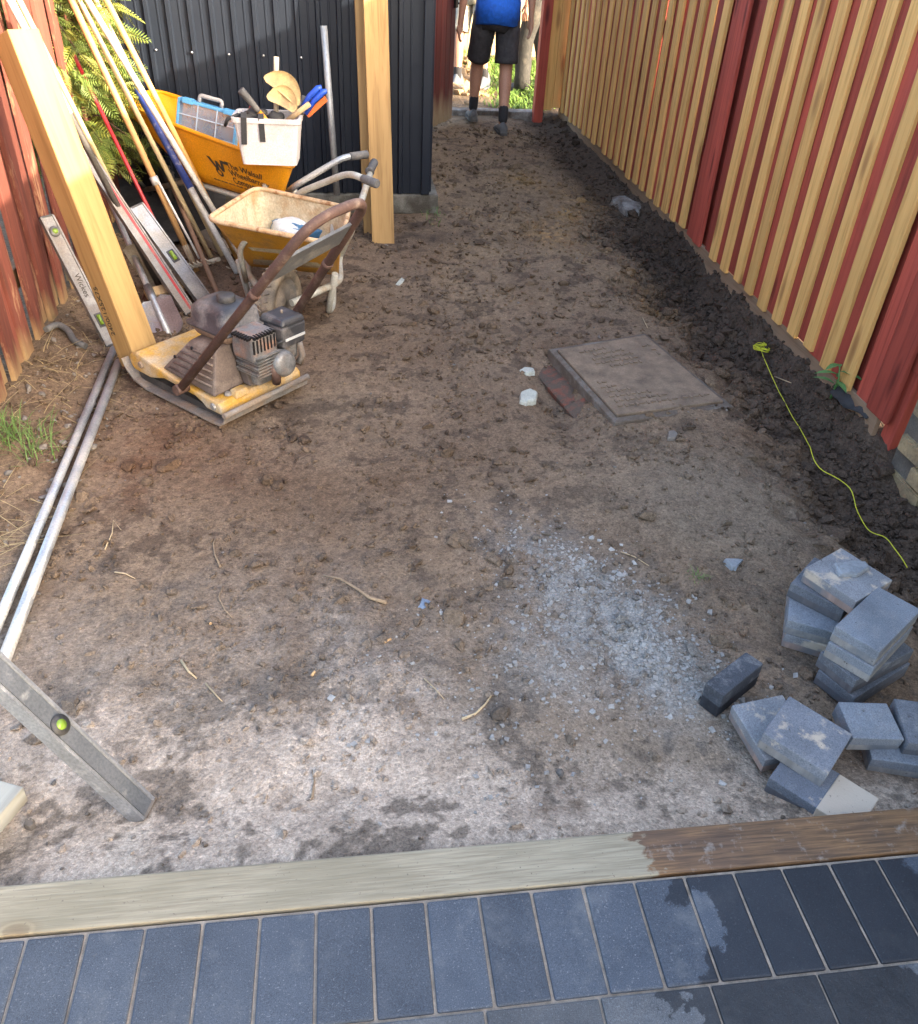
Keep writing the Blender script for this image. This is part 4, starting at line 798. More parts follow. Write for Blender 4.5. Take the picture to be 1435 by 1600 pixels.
# ---- white bucket of hand tools
bk_ = B+Vector((0, .115, 0)); by = bk_.y
t0 = aty(368, 190, by-.09); t1 = aty(468, 196, by-.09); bw_ = (t1-t0).length*1.04; bc = (t0+t1)/2; bh = (aty(420, 192, by-.09)-aty(420, 262, by-.07)).length
bu = empty('tool_bucket', (bc.x, by-.01, bc.z-bh+.022), (0, 0, R(-4))); tag(bu, 'pale rectangular plastic bucket crammed with hand tools on the clean wheelbarrow', 'bucket')
whP = mat('white_plastic', (.66, .62, .60), (.58, .54, .52), scale=4, rough=.5, dirt=(.40, .36, .33), dirt_amt=(.55, .8), dirt_scale=6, bmp=.05)
def rr2(w, d, r, z): return rrect([Vector((-w/2, -d/2, z)), Vector((w/2, -d/2, z)), Vector((w/2, d/2, z)), Vector((-w/2, d/2, z))], r, 4)
bdp = .20; mb = MB(); mb.loft([rr2(bw_*.84, bdp*.84, .02, 0), rr2(bw_, bdp, .025, bh), rr2(bw_*.96, bdp*.94, .02, bh), rr2(bw_*.82, bdp*.8, .02, .01)], smooth=False); mb.build('body', whP, bu)
MB().loft([rr2(bw_*1.05, bdp*1.06, .03, bh-.018), rr2(bw_*1.06, bdp*1.07, .03, bh+.002), rr2(bw_*.97, bdp*.95, .02, bh+.002), rr2(bw_*.96, bdp*.94, .02, bh-.018)], cap0=False, cap1=False).build('rim', whP, bu)
bx0 = Vector((bc.x, by, bc.z))   # bucket rim centre (world)
def bt(px, py, dy=0): return aty(px, py, by+dy)
webM = mat('black_webbing', (.025, .025, .027), (.04, .04, .042), rough=.85)
for k, (x0, y0, x1, y1) in enumerate(((381, 186, 382, 226), (408, 188, 411, 222))):
    a1, a2 = bt(x0, y0, -.115), bt(x1, y1, -.105); a0 = a1+Vector((0, .07, .012)); w_ = .026; mb = MB()
    pts = [a0, a0+Vector((0, -.04, .01)), a1+Vector((0, .0, .006)), a1+(a2-a1)*.3, a2]
    mb.loft([[p+Vector((-w_/2, 0, 0)), p+Vector((w_/2, 0, 0)), p+Vector((w_/2, .005, .001)), p+Vector((-w_/2, .005, .001))] for p in pts]); o = mb.build('webbing_strap', webM); tag(o, ('black webbing strap hanging over the bucket rim towards the organiser case', 'black webbing strap hanging over the middle of the bucket rim')[k], 'strap')
handM = wood('tool_handle', (.50, .36, .20), (.38, .26, .13), axis=2, var=.1)
rod('wooden_handle', bt(428, 150, .03)+Vector((0, 0, -.14)), bt(432, 89, .03), .012, mat('pale_ash', (.62, .52, .38), (.5, .42, .3), rough=.7), 'pale wooden tool handle sticking straight up out of the bucket', 'handle')
hm = empty('hammer'); h0, h1_ = bt(418, 190, -.03), bt(376, 140, -.05); hm.matrix_world = lean(h0, h1_); hl = (h1_-h0).length; tag(hm, 'hammer standing head down in the bucket, dark rubber grip and yellow neck', 'hammer')
MB().tube([(0, 0, hl*.32), (0, 0, hl*.4), (0, 0, hl*.85), (0, 0, hl)], [.012, .014, .017, .018], 10).build('grip', gripM, hm); MB().tube([(0, 0, -.05), (0, 0, hl*.33)], .0115, 10).build('shaft', oPaint, hm); MB().tube([(-.06, 0, -.05), (.06, 0, -.05)], .016, 10).build('head', blackM, hm)
for nm, x0, y0, x1, y1, r_, m_, lab in (('trowel_handle', 470, 176, 476, 150, .012, gripM, 'grey rubber tool grip upright behind the knee pads'), ('chisel', 455, 172, 486, 152, .010, galvM, 'steel chisel lying across the bucket next to the blue pliers'), ('screwdriver', 388, 184, 396, 160, .011, redP, 'red screwdriver handle beside the hammer in the bucket')):
    rod(nm, bt(x0, y0, .03), bt(x1, y1, .035), r_, m_, lab, 'tool')
hideM = mat('hide_leather', (.58, .42, .20), (.44, .30, .13), scale=10, rough=.75, dirt=(.22, .15, .09), dirt_amt=(.5, .72))
for k, (x0, y0, x1, y1) in enumerate(((413, 116, 468, 160), (417, 146, 464, 170))):   # curved knee pads
    a1, a2 = bt(x0, y0, -.02-.02*k), bt(x1, y1, -.02-.02*k); d = a2-a1; L_ = d.length; M_ = frame((a1+a2)/2+Vector((0, 0, -.008)), d, (0, -1, .3)); rings = []
    for i in range(11):
        u = i/10*2-1; w_ = .052*math.sqrt(max(.02, 1-u*u*.98)); rings.append([M_ @ Vector((-.03*math.cos(th*.8)*(1-u*u)+s_*.004, w_*math.sin(th)*.9-.034*(1-u*u), u*L_/2)) for s_, ths in ((0, np.linspace(-1.5, 1.5, 9)), (1, np.linspace(1.5, -1.5, 9))) for th in ths])
    mb = MB(); mb.loft(rings, smooth=True); o = mb.build('knee_pad', hideM); tag(o, ('upper tan curved knee pad nested on another in the bucket', 'lower tan curved knee pad under its twin in the bucket')[k], 'knee pad')
bluP = mat('blue_grip', (.02, .09, .55), (.015, .06, .4), rough=.45); orP = mat('orange_blade', (.75, .16, .03), (.6, .12, .02), rough=.5)
pl_ = empty('blue_pliers'); pl_.location = bt(478, 160, .0); tag(pl_, 'pair of blue-handled pliers poking out of the bucket', 'pliers'); base = bt(478, 160, 0)
for dx_, dz_ in ((0, 0), (8, 6)): MB().tube([bt(470+dx_, 172+dz_, .0)-base, bt(484+dx_, 150+dz_, 0)-base, bt(497+dx_, 138+dz_, 0)-base, bt(503+dx_, 136+dz_, 0)-base], [.01, .013, .014, .01], 10).build('handle', bluP, pl_)
MB().tube([bt(474, 178, 0)-base, bt(462, 190, 0)-base+Vector((0, 0, -.02))], [.012, .006], 8).build('jaw', blackM, pl_)
mb = MB(); q = [bt(477, 178, .03), bt(508, 150, .03), bt(512, 158, .03), bt(483, 184, .03)]; mb.loft([[p for p in q], [p+Vector((0, .012, 0)) for p in q]]); tag(mb.build('orange_saw_handle', orP), 'flat orange tool handle slanting out over the bucket corner', 'tool')
rod('wooden_handle', bt(448, 190, -.05), bt(484, 162, -.06), .0125, handM, 'worn brown wooden tool handle slanting up over the bucket rim', 'handle')
clothM = mat('black_cloth', (.03, .03, .032), (.06, .058, .055), rough=.95, bmp=.5, bscale=30, bdist=.01)
mb = MB(); v, f = ico(3); c_ = bt(400, 180, .01); v = np.array([Vector(q)*(1+.25*float(pn(q[0]*2+3, q[1]*2+q[2]*2)))*.7 for q in v]); mb.add([(c_.x+.8*q[0]*.1, c_.y+q[1]*.07, c_.z+q[2]*.05) for q in v], [tuple(q) for q in f], True); mb.add([(c_.x+.09+.6*q[0]*.1, c_.y+q[1]*.07, c_.z-.012+q[2]*.045) for q in v], [tuple(q) for q in f], True); tag(mb.build('work_gloves', clothM), 'black bundle of work gloves stuffed into the bucket behind the hammer', 'gloves')
o = MB().tube([bt(352, 196, -.06), bt(356, 186, -.08), bt(372, 180, -.06), bt(400, 184, -.03)], [.008, .009, .01, .01], 8).build('rubber_strap', webM); tag(o, 'curled black rubber strap reaching over the bucket towards the case', 'strap')

# ================================================================== plate compactor
pc = empty('plate_compactor'); N0 = gz(350, 675, G0); pc.matrix_world = Matrix.Translation((N0.x, N0.y, G0+.012)) @ Matrix.Rotation(R(46.3), 4, 'Z')
tag(pc, 'dusty yellow plate compactor with small petrol engine and folded tubular handle', 'compactor')
plateM = mat('worn_steel', (.34, .33, .31), (.24, .22, .20), rough=.5, metal=.4, dirt=(.26, .19, .13), dirt_amt=(.42, .62), bmp=.2)
cYel = mat('compactor_yellow', (.56, .30, .035), (.48, .27, .045), scale=7, rough=.6, dirt=(.46, .38, .27), dirt_amt=(.40, .64), dirt_scale=8, bmp=.3)
dustBk = mat('dusty_black', (.03, .031, .036), (.055, .055, .06), rough=.45, dirt=(.27, .24, .22), dirt_amt=(.48, .78), dirt_scale=9, bmp=.2)
dustBr = mat('dusty_brown_plastic', (.10, .073, .06), (.15, .112, .092), rough=.7, dirt=(.27, .215, .175), dirt_amt=(.5, .75), bmp=.2)
castM = mat('cast_alloy', (.34, .34, .33), (.15, .145, .14), scale=26, rough=.5, metal=.6, dirt=(.20, .155, .12), dirt_amt=(.46, .64), dirt_scale=16, bmp=.5)
rustT = mat('rust_tube', (.085, .045, .035), (.14, .08, .06), scale=14, rough=.7, metal=.2, dirt=(.27, .20, .15), dirt_amt=(.55, .75), dirt_scale=14, bmp=.4)
PW, PL = .43, .575
# base plate: flat middle, ends curled up
sec = []
for y, z in ((-.012, .052), (-.006, .022), (.02, .004), (.06, 0), (.30, 0), (.46, .0), (.53, .016), (.57, .05), (.588, .085)): sec.append((y, z))
mb = MB(); rings = []
for y, z in sec: rings.append([Vector((0, y, z)), Vector((PW, y, z)), Vector((PW, y, z+.010)), Vector((0, y, z+.010))])
mb.loft(rings); mb.build('base_plate', plateM, pc, bevel=.003)
MB().tube([(0, -.013, .058), (PW, -.013, .058)], .012, 10).build('plate_lip', plateM, pc)
# yellow body: side profile extruded across the width, arched cut-outs under it
prof = [(.015, .045), (.10, .045), (.125, .062), (.16, .075), (.34, .085), (.40, .066), (.43, .058), (.53, .062), (.55, .085), (.545, .125), (.50, .145), (.40, .125), (.24, .10), (.12, .095), (.03, .09), (.012, .075)]
mb = MB(); x0, x1 = .012, PW-.012
mb.loft([[Vector((x, y, z)) for y, z in prof] for x in (x0, x1)]); mb.build('deck', cYel, pc, bevel=.008)
mb = MB().loft([[Vector((x, y, z)) for y, z in ((.02, .018), (.52, .018), (.53, .05), (.02, .04))] for x in (.03, PW-.03)]); mb.build('gap_shade', darkP, pc)  # dark block fills the gap under the deck, shade put into its colour
for (y, z) in ((.055, .07), (.475, .10)): MB().lathe([(0, .008), (.012, .007), (.016, 0), (0, 0)], Matrix.Translation((x0-.001, y, z)) @ Matrix.Rotation(R(-90), 4, 'Y'), 8, False).build('bolt', plateM, pc)
for (x, y) in ((.08, .05), (.2, .045), (.34, .05), (.38, .10)): MB().lathe([(0, .012), (.011, .011), (.015, 0), (0, 0)], Matrix.Translation((x, y, .095)), 8, False).build('bolt', plateM, pc)
for (x, y, sx, sy) in ((.12, .035, .07, .05), (.32, .035, .08, .05), (.37, .2, .07, .12)): MB().loft([[Vector((x+a*sx*s_, y+b_*sy*s_, z)) for a, b_ in ((-.5, -.5), (.5, -.5), (.5, .5), (-.5, .5))] for s_, z in ((1, .085), (.72, .112))]).build('deck_boss', cYel, pc, bevel=.005)
# belt cover
def hull(pts0, pts1): return MB().loft([[Vector(p) for p in pts0], [Vector(p) for p in pts1]])
bc_ = hull([(.025, .06, .10), (.17, .06, .10), (.17, .36, .11), (.025, .36, .12)], [(.085, .10, .255), (.16, .10, .262), (.16, .24, .262), (.085, .24, .255)]).build('belt_cover', dustBr, pc, bevel=.008)
for k in range(5):
    u = .18+.16*k; P = lambda y0, y1, u: Vector((.025+(.085-.025)*u-.003, y0*(1-u)+y1*u, .11+(.255-.11)*u))
    MB().tube([P(.07, .11, u), P(.34, .23, u)], .0045, 6).build('rib', dustBr, bc_)
for q in ((.075, .215, .235), (.055, .30, .18)): MB().lathe([(0, .003), (.006, .002), (.007, 0), (0, 0)], Matrix.Translation((q[0]-.006, q[1], q[2])) @ Matrix.Rotation(R(-68), 4, 'Y'), 8).build('screw', blackM, bc_)
hull([(.17, .03, .10), (.20, .03, .10), (.20, .22, .11), (.17, .22, .11)], [(.17, .06, .25), (.19, .06, .25), (.19, .2, .25), (.17, .2, .25)]).build('engine_bracket', dustBr, pc, bevel=.004)
# engine
MB().box((.27, .10, .155), (.17, .20, .11), ch=.015).build('crankcase', castM, pc)
tk = MB(); 
def rr3(x0, x1, y0, y1, r, z): return rrect([Vector((x0, y0, z)), Vector((x1, y0, z)), Vector((x1, y1, z)), Vector((x0, y1, z))], r, 5)
tk.loft([rr3(.135, .295, .09, .275, .03, .262), rr3(.12, .31, .075, .29, .035, .29), rr3(.118, .312, .073, .292, .035, .30)], cap1=False, smooth=True); tk.build('tank_lower', mat('tank_dust', (.36, .24, .17), (.26, .17, .12), rough=.7), pc)
tk = MB(); tk.loft([rr3(.108, .322, .063, .302, .035, .300), rr3(.108, .322, .063, .302, .035, .307), rr3(.122, .308, .077, .288, .035, .312), rr3(.126, .304, .08, .284, .04, .365), rr3(.15, .28, .10, .262, .04, .388), rr3(.18, .25, .13, .23, .03, .392)], smooth=True)
tank = tk.build('fuel_tank', dustBk, pc)
MB().lathe([(0, .03), (.028, .03), (.034, .026), (.034, .004), (.03, 0), (0, 0)], Matrix.Translation((.215, .165, .386)), 22).build('fuel_cap', darkP, tank)
# silencer guard with slots
mf = MB().box((.205, .02, .275), (.12, .115, .10), ch=.012).build('silencer_guard', mat('guard_steel', (.26, .25, .24), (.16, .15, .145), rough=.6, metal=.4, dirt=(.32, .17, .11), dirt_amt=(.46, .66), dirt_scale=14), pc)
sl_ = MB()
for k in range(8): sl_.box((.155+.0135*k, -.034+.0, .322), (.006, .026, .010)); sl_.box((.142+.0, -.03+.0135*k, .322), (.026, .006, .010)) if k < 7 else None
for k in range(7): sl_.box((.152+.0165*k, -.0375, .285), (.006, .006, .05))
sl_.build('slots', blackM, mf)
fins = MB()
for k in range(7): fins.box((.21, .01, .165+.0125*k), (.11+.012*(k % 2), .12, .005))
fins.build('cooling_fins', castM, pc)
MB().lathe([(0, .03), (.03, .03), (.045, .024), (.052, .008), (.052, -.03), (0, -.03)], Matrix.Translation((.275, -.045, .185)) @ Matrix.Rotation(R(75), 4, 'X'), 22).build('valve_cover', castM, pc)
MB().tube([(.22, -.03, .20), (.235, -.05, .15), (.25, -.03, .11)], .018, 8).build('exhaust_elbow', rustT, pc)
MB().tube([(.28, -.01, .25), (.315, -.03, .26), (.34, -.01, .235), (.33, .02, .2)], .007, 8).build('spark_lead', darkP, pc)
# air filter
af = hull([(.302, -.03, .225), (.412, -.03, .225), (.412, .085, .225), (.302, .085, .225)], [(.296, -.036, .31), (.418, -.036, .31), (.418, .09, .31), (.296, .09, .31)]); af = af.build('air_filter', dustBk, pc, bevel=.008)
hull([(.294, -.038, .312), (.42, -.038, .312), (.42, .092, .312), (.294, .092, .312)], [(.305, -.028, .338), (.41, -.028, .338), (.41, .083, .338), (.305, .083, .338)]).build('filter_lid', dustBk, af, bevel=.01)
MB().tube([(.357, .028, .335), (.357, .028, .352)], .004, 8).build('lid_stud', plateM, af); MB().box((.357, -.0375, .262), (.10, .003, .010)).build('label_strip', mat('pale_strip', (.6, .6, .58), rough=.5), af)
MB().box((.35, .02, .195), (.07, .07, .06), ch=.008).build('carburettor', castM, pc); MB().tube([(.39, -.02, .225), (.395, -.03, .17), (.38, -.02, .14)], .012, 8).build('fuel_tap', castM, pc)
MB().lathe([(0, .03), (.06, .03), (.075, .02), (.078, -.03), (0, -.03)], Matrix.Translation((.30, .22, .20)) @ Matrix.Rotation(R(90), 4, 'Y'), 22).build('recoil_housing', dustBk, pc)
# handle
pv = [Vector((-.018, .20, .105)), Vector((PW+.018, .20, .105))]; tpL, tpR = Vector((.075, -.45, .85)), Vector((.355, -.43, .86))
dL = (tpL-pv[0]); MB().tube([pv[0], tpL, tpR, pv[1]], .0165, 12, bend=.11).build('handle_tube', rustT, pc)
for p in pv: MB().tube([p+Vector((-.022, 0, 0)), p+Vector((.03, 0, 0))], .02, 12).build('pivot', rustT, pc)
for f_ in (.62,): 
    for p, q in ((pv[0], tpL), (pv[1], tpR)): c_ = p*(1-f_)+q*f_; d = (q-p).normalized(); MB().tube([c_-d*.012, c_+d*.012], .0195, 12).build('clamp', rustT, pc)
cp = MB(); l1_, l2_ = pv[0]*.19+tpL*.81, pv[0]*.33+tpL*.67; r1_, r2_ = pv[1]*.13+tpR*.87, pv[1]*.24+tpR*.76; nn_ = (l2_-l1_).cross(r1_-l1_).normalized()*.005
cp.loft([[p+nn_ for p in (l1_, l2_, r2_, r1_)], [p-nn_ for p in (l1_, l2_, r2_, r1_)]]); cp.build('splash_plate', mat('dusty_panel', (.13, .135, .14), (.09, .09, .095), rough=.55, dirt=(.30, .28, .24), dirt_amt=(.5, .75), dirt_scale=14), pc)

# ================================================================== leaning long tools
ashM = mat('ash_handle', (.50, .30, .13), (.38, .21, .08), scale=20, rough=.65, stretch=(1, 1, .1), dirt=(.30, .22, .14), dirt_amt=(.55, .8)); paleW = mat('pale_handle', (.62, .50, .30), (.50, .38, .2), scale=20, rough=.7, stretch=(1, 1, .1)); browH = mat('brown_handle', (.24, .14, .085), (.16, .09, .055), scale=20, rough=.75, stretch=(1, 1, .1)); whiteH = mat('white_pole', (.60, .58, .54), (.5, .48, .44), rough=.5, dirt=(.33, .28, .22), dirt_amt=(.5, .75)); blueH = mat('blue_sleeve', (.03, .06, .26), (.025, .045, .19), rough=.5, dirt=(.45, .42, .38), dirt_amt=(.55, .7), dirt_scale=22); darkH = mat('dark_shaft', (.07, .065, .062), (.12, .11, .10), rough=.55, metal=.3); steelH = mat('spade_steel', (.34, .36, .38), (.26, .27, .28), rough=.38, metal=.7, dirt=(.36, .32, .27), dirt_amt=(.48, .68)); mortC = mat('mortar_crust', (.52, .47, .36), (.38, .33, .24), rough=.95, dirt=(.25, .2, .15), dirt_amt=(.5, .7), bmp=.6, bdist=.004)
def ray_line(base, px, D=None, X=None, Y=None): return atd(*px, D) if D else (atx(*px, X) if X is not None else aty(*px, Y))
def pole(name, basepx, toppx, r, m, label, cat, X=None, Y=None, ext=.0, basez=None, head=None, taper=1):
    a_ = gp(*basepx) if basez is None else gz(*basepx, basez); b_ = atx(*toppx, X) if X is not None else aty(*toppx, Y); d = (b_-a_).normalized(); b_ = b_+d*ext; rt = empty(name); rt.matrix_world = lean(a_, b_, Vector((1, -.6, 0))); L = (b_-a_).length
    MB().tube([(0, 0, .0), (0, 0, L*.5), (0, 0, L)], [r, r*taper, r], 10).build('shaft', m, rt); tag(rt, label, cat); return rt, L
# rakes: head at the ground with a row of tines
def rake_head(rt, m, w=.36, n=12, up=.03):
    hd = MB(); hd.tube([(-w/2, 0, up), (w/2, 0, up)], .011, 8); hd.tube([(0, 0, up), (0, 0, .14)], .016, 8); h_ = hd.build('rake_head', m, rt)
    for k in range(n):
        x = -w/2+w*(k+.5)/n; MB().tube([(x, 0, up), (x, -.035, up-.005), (x, -.062, up+.012), (x, -.075, up+.03)], [.0055, .005, .0045, .003], 6).build('tine', m, h_)
rt, L = pole('garden_rake', (308, 424), (112, 0), .0155, ashM, 'rake with an orange-brown wooden shaft and clamp leaning into the conifer', 'rake', X=-1.40, ext=.35); rake_head(rt, mortC); MB().tube([(0, 0, L*.275), (0, 0, L*.30)], .021, 10).build('clamp', galvM, rt); MB().tube([(.018, 0, L*.285), (.075, -.02, .06)], .006, 8).build('stay', whiteH, rt)
rt, L = pole('garden_rake', (388, 418), (137, 0), .0145, whiteH, 'rake with a whitish metal shaft standing behind the crusted wheelbarrow', 'rake', X=-1.33, ext=.3); rake_head(rt, mortC, .34, 11)
rt, L = pole('tamping_rod', (344, 468), (258, 262), .0125, browH, 'dark brown bar with its point resting on the soil behind the compactor', 'bar', X=-1.17, ext=.55)
rt, L = pole('telescopic_pole', (372, 428), (193, 102), .0165, whiteH, 'white pole with a worn blue sleeve and ring end', 'pole', X=-1.28); MB().tube([(0, 0, L*.42), (0, 0, L*.97)], .019, 10).build('blue_sleeve', blueH, rt); MB().lathe([(.018, -.006), (.026, -.006), (.028, 0), (.026, .006), (.018, .006), (.018, -.006)], Matrix.Translation((0, 0, L+.018)) @ Matrix.Rotation(R(90), 4, 'X'), 16).build('ring', plateM, rt)
rt, L = pole('broom_handle', (348, 400), (150, 2), .0145, paleW, 'pale wooden broom handle next to the blue-sleeved pole', 'handle', X=-1.36, ext=.3)
rt, L = pole('batten', (372, 405), (176, 18), .014, yelM, 'yellow wooden batten standing closest to the black shed among the tools', 'batten', X=-1.24, ext=.25)
rt, L = pole('shovel', (252, 452), (16, 0), .0145, darkH, 'long-shafted shovel with mortar crusted blade and shaft top painted pale as sunlit metal', 'shovel', X=-1.42, ext=.3)
def blade(rt, m, w=.2, l=.28, z0=-.0, round_=False, dish=.02):
    mb = MB(); rings = []
    for k in range(9):
        u = k/8; wz = w*(1 if u > .25 else .72+.28*math.sqrt(max(0, 1-(1-u/.25)**2))) if round_ else w*(.86+.14*u); wz = wz if u < .9 else wz*(1-.5*(u-.9)/.1)
        rings.append([Vector((-wz/2+wz*i/8, dish*(1-((i-4)/4)**2)-.02*u, z0+l*u)) for i in range(9)]+[Vector((wz/2-wz*i/8, dish*(1-((4-i)/4)**2)-.02*u+.003, z0+l*u)) for i in range(9)])
    mb.loft(rings, smooth=False); return mb.build('blade', m, rt)
MB().tube([(0, 0, L*.55), (0, 0, L)], .016, 10).build('sunlit_shaft', whiteH, rt); blade(rt, mortC, .2, .26, 0, True)  # shaft pale above, dark below: sun and shade put into the colours
rt, L = pole('spade', (264, 524), (186, 345), .0145, galvM, 'digging spade with a clean grey steel blade beside the pine beam', 'spade', X=-1.33, ext=.25); blade(rt, steelH, .165, .25, 0, True, .012); MB().tube([(0, .01, .22), (0, .0, .36)], .02, 10).build('socket', steelH, rt); 
rt, L = pole('garden_fork', (262, 335), (160, 214), .0105, darkH, 'thin dark metal bar among the conifer branches', 'bar', Y=4.2)
rt, L = pole('batten', (232, 402), (40, 20), .012, paleW, 'thin pale batten leaning behind the shovel shaft', 'batten', X=-1.40, ext=.3)
rt, L = pole('steel_bar', (288, 440), (132, 120), .010, redP, 'thin red painted bar leaning through the conifer sprays', 'bar', X=-1.42, ext=.1)
rt, L = pole('broom_handle', (330, 402), (126, 4), .013, paleW, 'slim pale handle between the orange-brown rake shaft and the broom handle', 'handle', X=-1.38, ext=.3)
# brush head lying between spade and levels
br = empty('yard_brush'); q = gp(268, 470); br.matrix_world = Matrix.Translation((q.x, q.y, q.z+.03)) @ Matrix.Rotation(R(35), 4, 'Z') @ Matrix.Rotation(R(35), 4, 'X'); tag(br, 'wooden yard brush head with stiff reddish bristles lying by the spade', 'brush')
MB().box((0, 0, .05), (.26, .05, .03), ch=.006).build('stock', handM, br); bb = MB()
for k in range(160): x, y = rng.uniform(-.125, .125), rng.uniform(-.02, .02); bb.tube([(x, y, .04), (x*1.03+rng.normal(0, .004), y*1.3, -.025)], .002, 3, cap=False)
o = bb.build('bristles', mat('bristle', (.24, .11, .07), (.16, .07, .05), rough=.9), br); o['kind'] = 'stuff'
# wooden peg block and dark crumpled shape behind the tools
pegM = handM
o = MB().box((0, 0, 0), (.22, .075, .05), ch=.004).build('timber_offcut', mat('grey_timber', (.36, .31, .24), (.26, .22, .17), rough=.85)); q = gp(338, 388); o.location = (q.x, q.y, q.z+.03); o.rotation_euler = (.1, .2, R(-40)); tag(o, 'grey timber offcut lying behind the rakes', 'offcut')
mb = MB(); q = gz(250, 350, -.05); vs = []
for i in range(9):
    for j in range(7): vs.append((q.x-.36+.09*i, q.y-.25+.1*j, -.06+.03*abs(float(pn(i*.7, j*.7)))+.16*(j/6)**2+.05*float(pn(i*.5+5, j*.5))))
mb.add(vs, [(i*7+j, (i+1)*7+j, (i+1)*7+j+1, i*7+j+1) for i in range(8) for j in range(6)], True); o = mb.build('dark_crumple', clothM); s_ = o.modifiers.new('thick', 'SOLIDIFY'); s_.thickness = .008; tag(o, 'dark crumpled shape under the tools and clean wheelbarrow', 'sheet')

# ================================================================== conifer
tree = empty('conifer', (-1.66, 4.05, G0)); tag(tree, 'yellow-green conifer with drooping flat sprays in the fence corner', 'conifer')
barkM = mat('bark', (.13, .075, .05), (.07, .045, .03), rough=.95, bmp=.8, bdist=.01)
lfM, t, b = nodes('scale_leaf'); v, rd = coords(t, rnd=False); b.inputs['Roughness'].default_value = .6; at = N(t, 'ShaderNodeAttribute', attribute_name='Col'); t.links.new(at.outputs['Color'], b.inputs['Base Color'])
tb = MB().tube([(0, 0, 0), (.02, -.02, .8), (0, 0, 1.9)], [.05, .04, .012], 10); tr_ = tb.build('trunk', barkM, tree)
def frond(L, n=11):
    V = []; F = []
    for i in range(n):
        u = (i+.6)/n; y = L*u; w = L*.34*math.sin(math.pi*(.12+.86*u))**.8*(1-.35*u); z = -.28*L*u*u
        for s_ in (-1, 1):
            k = len(V); dx = s_*w; V += [(0, y, z), (dx*.5, y+.05*L, z+.006*L), (dx, y+.13*L, z-.05*L), (dx*.42, y+.10*L, z-.012*L)]; F.append((k, k+1, k+2, k+3))
    k = len(V); V += [(-.012*L, 0, 0), (.012*L, 0, 0), (.004*L, L*1.05, -.3*L), (-.004*L, L*1.05, -.3*L)]; F.append((k, k+1, k+2, k+3)); return np.array(V), np.array(F)
FV, FF = frond(1.0); TV = []; TF = []; TC = []; nfr = 0
def add_frond(p, d, L, roll):
    global nfr
    d = Vector(d).normalized(); M3 = d.to_track_quat('Y', 'Z').to_matrix() @ Matrix.Rotation(roll, 3, 'Y'); M3 = np.array(M3)*L
    TV.append(FV @ M3.T+np.array(p)); TF.append(FF+nfr*len(FV)); base_ = np.array((.24, .26, .045)) if rng.uniform() < .5 else np.array((.13, .19, .035)); base_ = base_*rng.uniform(.6, 1.25); cc_ = np.ones((len(FV), 4)); cc_[:, :3] = base_; TC.append(cc_); nfr += 1
br_ = MB()
for k in range(280):
    z = .42+1.55*rng.uniform()**.9; a_ = rng.uniform(-2.3, .75); rad = (.50-.17*(z-.4)/1.3)*rng.uniform(.55, 1.0); e = Vector((rad*math.cos(a_), rad*math.sin(a_), z)); st_ = Vector((0, 0, z+.02)); mid_ = (st_+e)/2+Vector((0, 0, .07)); e.z -= .06
    if e.x > .62: continue
    br_.tube([st_, mid_, e], [.007, .005, .002], 5)
    for i in range(13):
        u = .25+.75*rng.uniform(); p = st_*(1-u)**2+mid_*2*u*(1-u)+e*u*u; d = (e-st_).normalized()+Vector((rng.normal(0, .55), rng.normal(0, .55), rng.normal(-.1, .4))); add_frond(p, d, rng.uniform(.07, .15), rng.uniform(-1.2, 1.2))
br_.build('branches', barkM, tree)
P = np.concatenate(TV); F = np.concatenate(TF); me = bpy.data.meshes.new('foliage'); me.from_pydata(P.tolist(), [], F.tolist()); ca = me.color_attributes.new('Col', 'FLOAT_COLOR', 'POINT'); ca.data.foreach_set('color', np.concatenate(TC).ravel()); me.materials.append(lfM); link('foliage', me, None, tree)

# ================================================================== grass, straw, weeds, string, twigs
strawM = mat('straw', (.42, .32, .16), (.30, .22, .10), rough=.8, bmp=0); grassM = mat('grass', (.12, .20, .04), (.08, .15, .03), rough=.6, bmp=0); lawnM = mat('lawn', (.16, .26, .04), (.11, .2, .03), rough=.6, bmp=0)
def blades(name, pts, hts, m, lean_=.7, w=.0022, flat=1.0):
    V = []; F = []
    Z_ = Hn(pts[:, 0], pts[:, 1])
    for (x, y), h, z in zip(pts, hts, Z_):
        z = z-.004; a_ = rng.uniform(0, 6.28); l = h*lean_*rng.uniform(.3, 1.4); dx, dy = math.cos(a_)*l, math.sin(a_)*l; sx, sy = -math.sin(a_)*w, math.cos(a_)*w; k = len(V); hz = h*flat
        for u, ww in ((0, 1), (.4, .9), (.75, .6), (1, .1)):
            V += [(x+dx*u*u-sx*ww, y+dy*u*u-sy*ww, z+hz*(u-.35*u*u*lean_)), (x+dx*u*u+sx*ww, y+dy*u*u+sy*ww, z+hz*(u-.35*u*u*lean_))]
        F += [(k+2*i, k+2*i+1, k+2*i+3, k+2*i+2) for i in range(3)]
    me = bpy.data.meshes.new(name); me.from_pydata(V, [], F); return link(name, me, m)
ps = np.stack([rng.uniform(-1.48, -1.12, 900), rng.uniform(1.15, 3.4, 900)], 1); ps = ps[rng.uniform(size=900) < np.clip(.5+1.4*fbm(ps[:, 0]*4, ps[:, 1]*4, 70), .03, 1)*ss(-1.05, -1.4, ps[:, 0])]
tag(blades('dry_grass', ps, rng.uniform(.05, .16, len(ps)), strawM, 1.6, .0016, .35), 'dry flattened straw grass along the foot of the red slatted fence', 'grass', kind='stuff')
c_ = gp(25, 690); ps = np.stack([c_.x+rng.normal(0, .07, 150), c_.y+rng.normal(0, .06, 150)], 1)
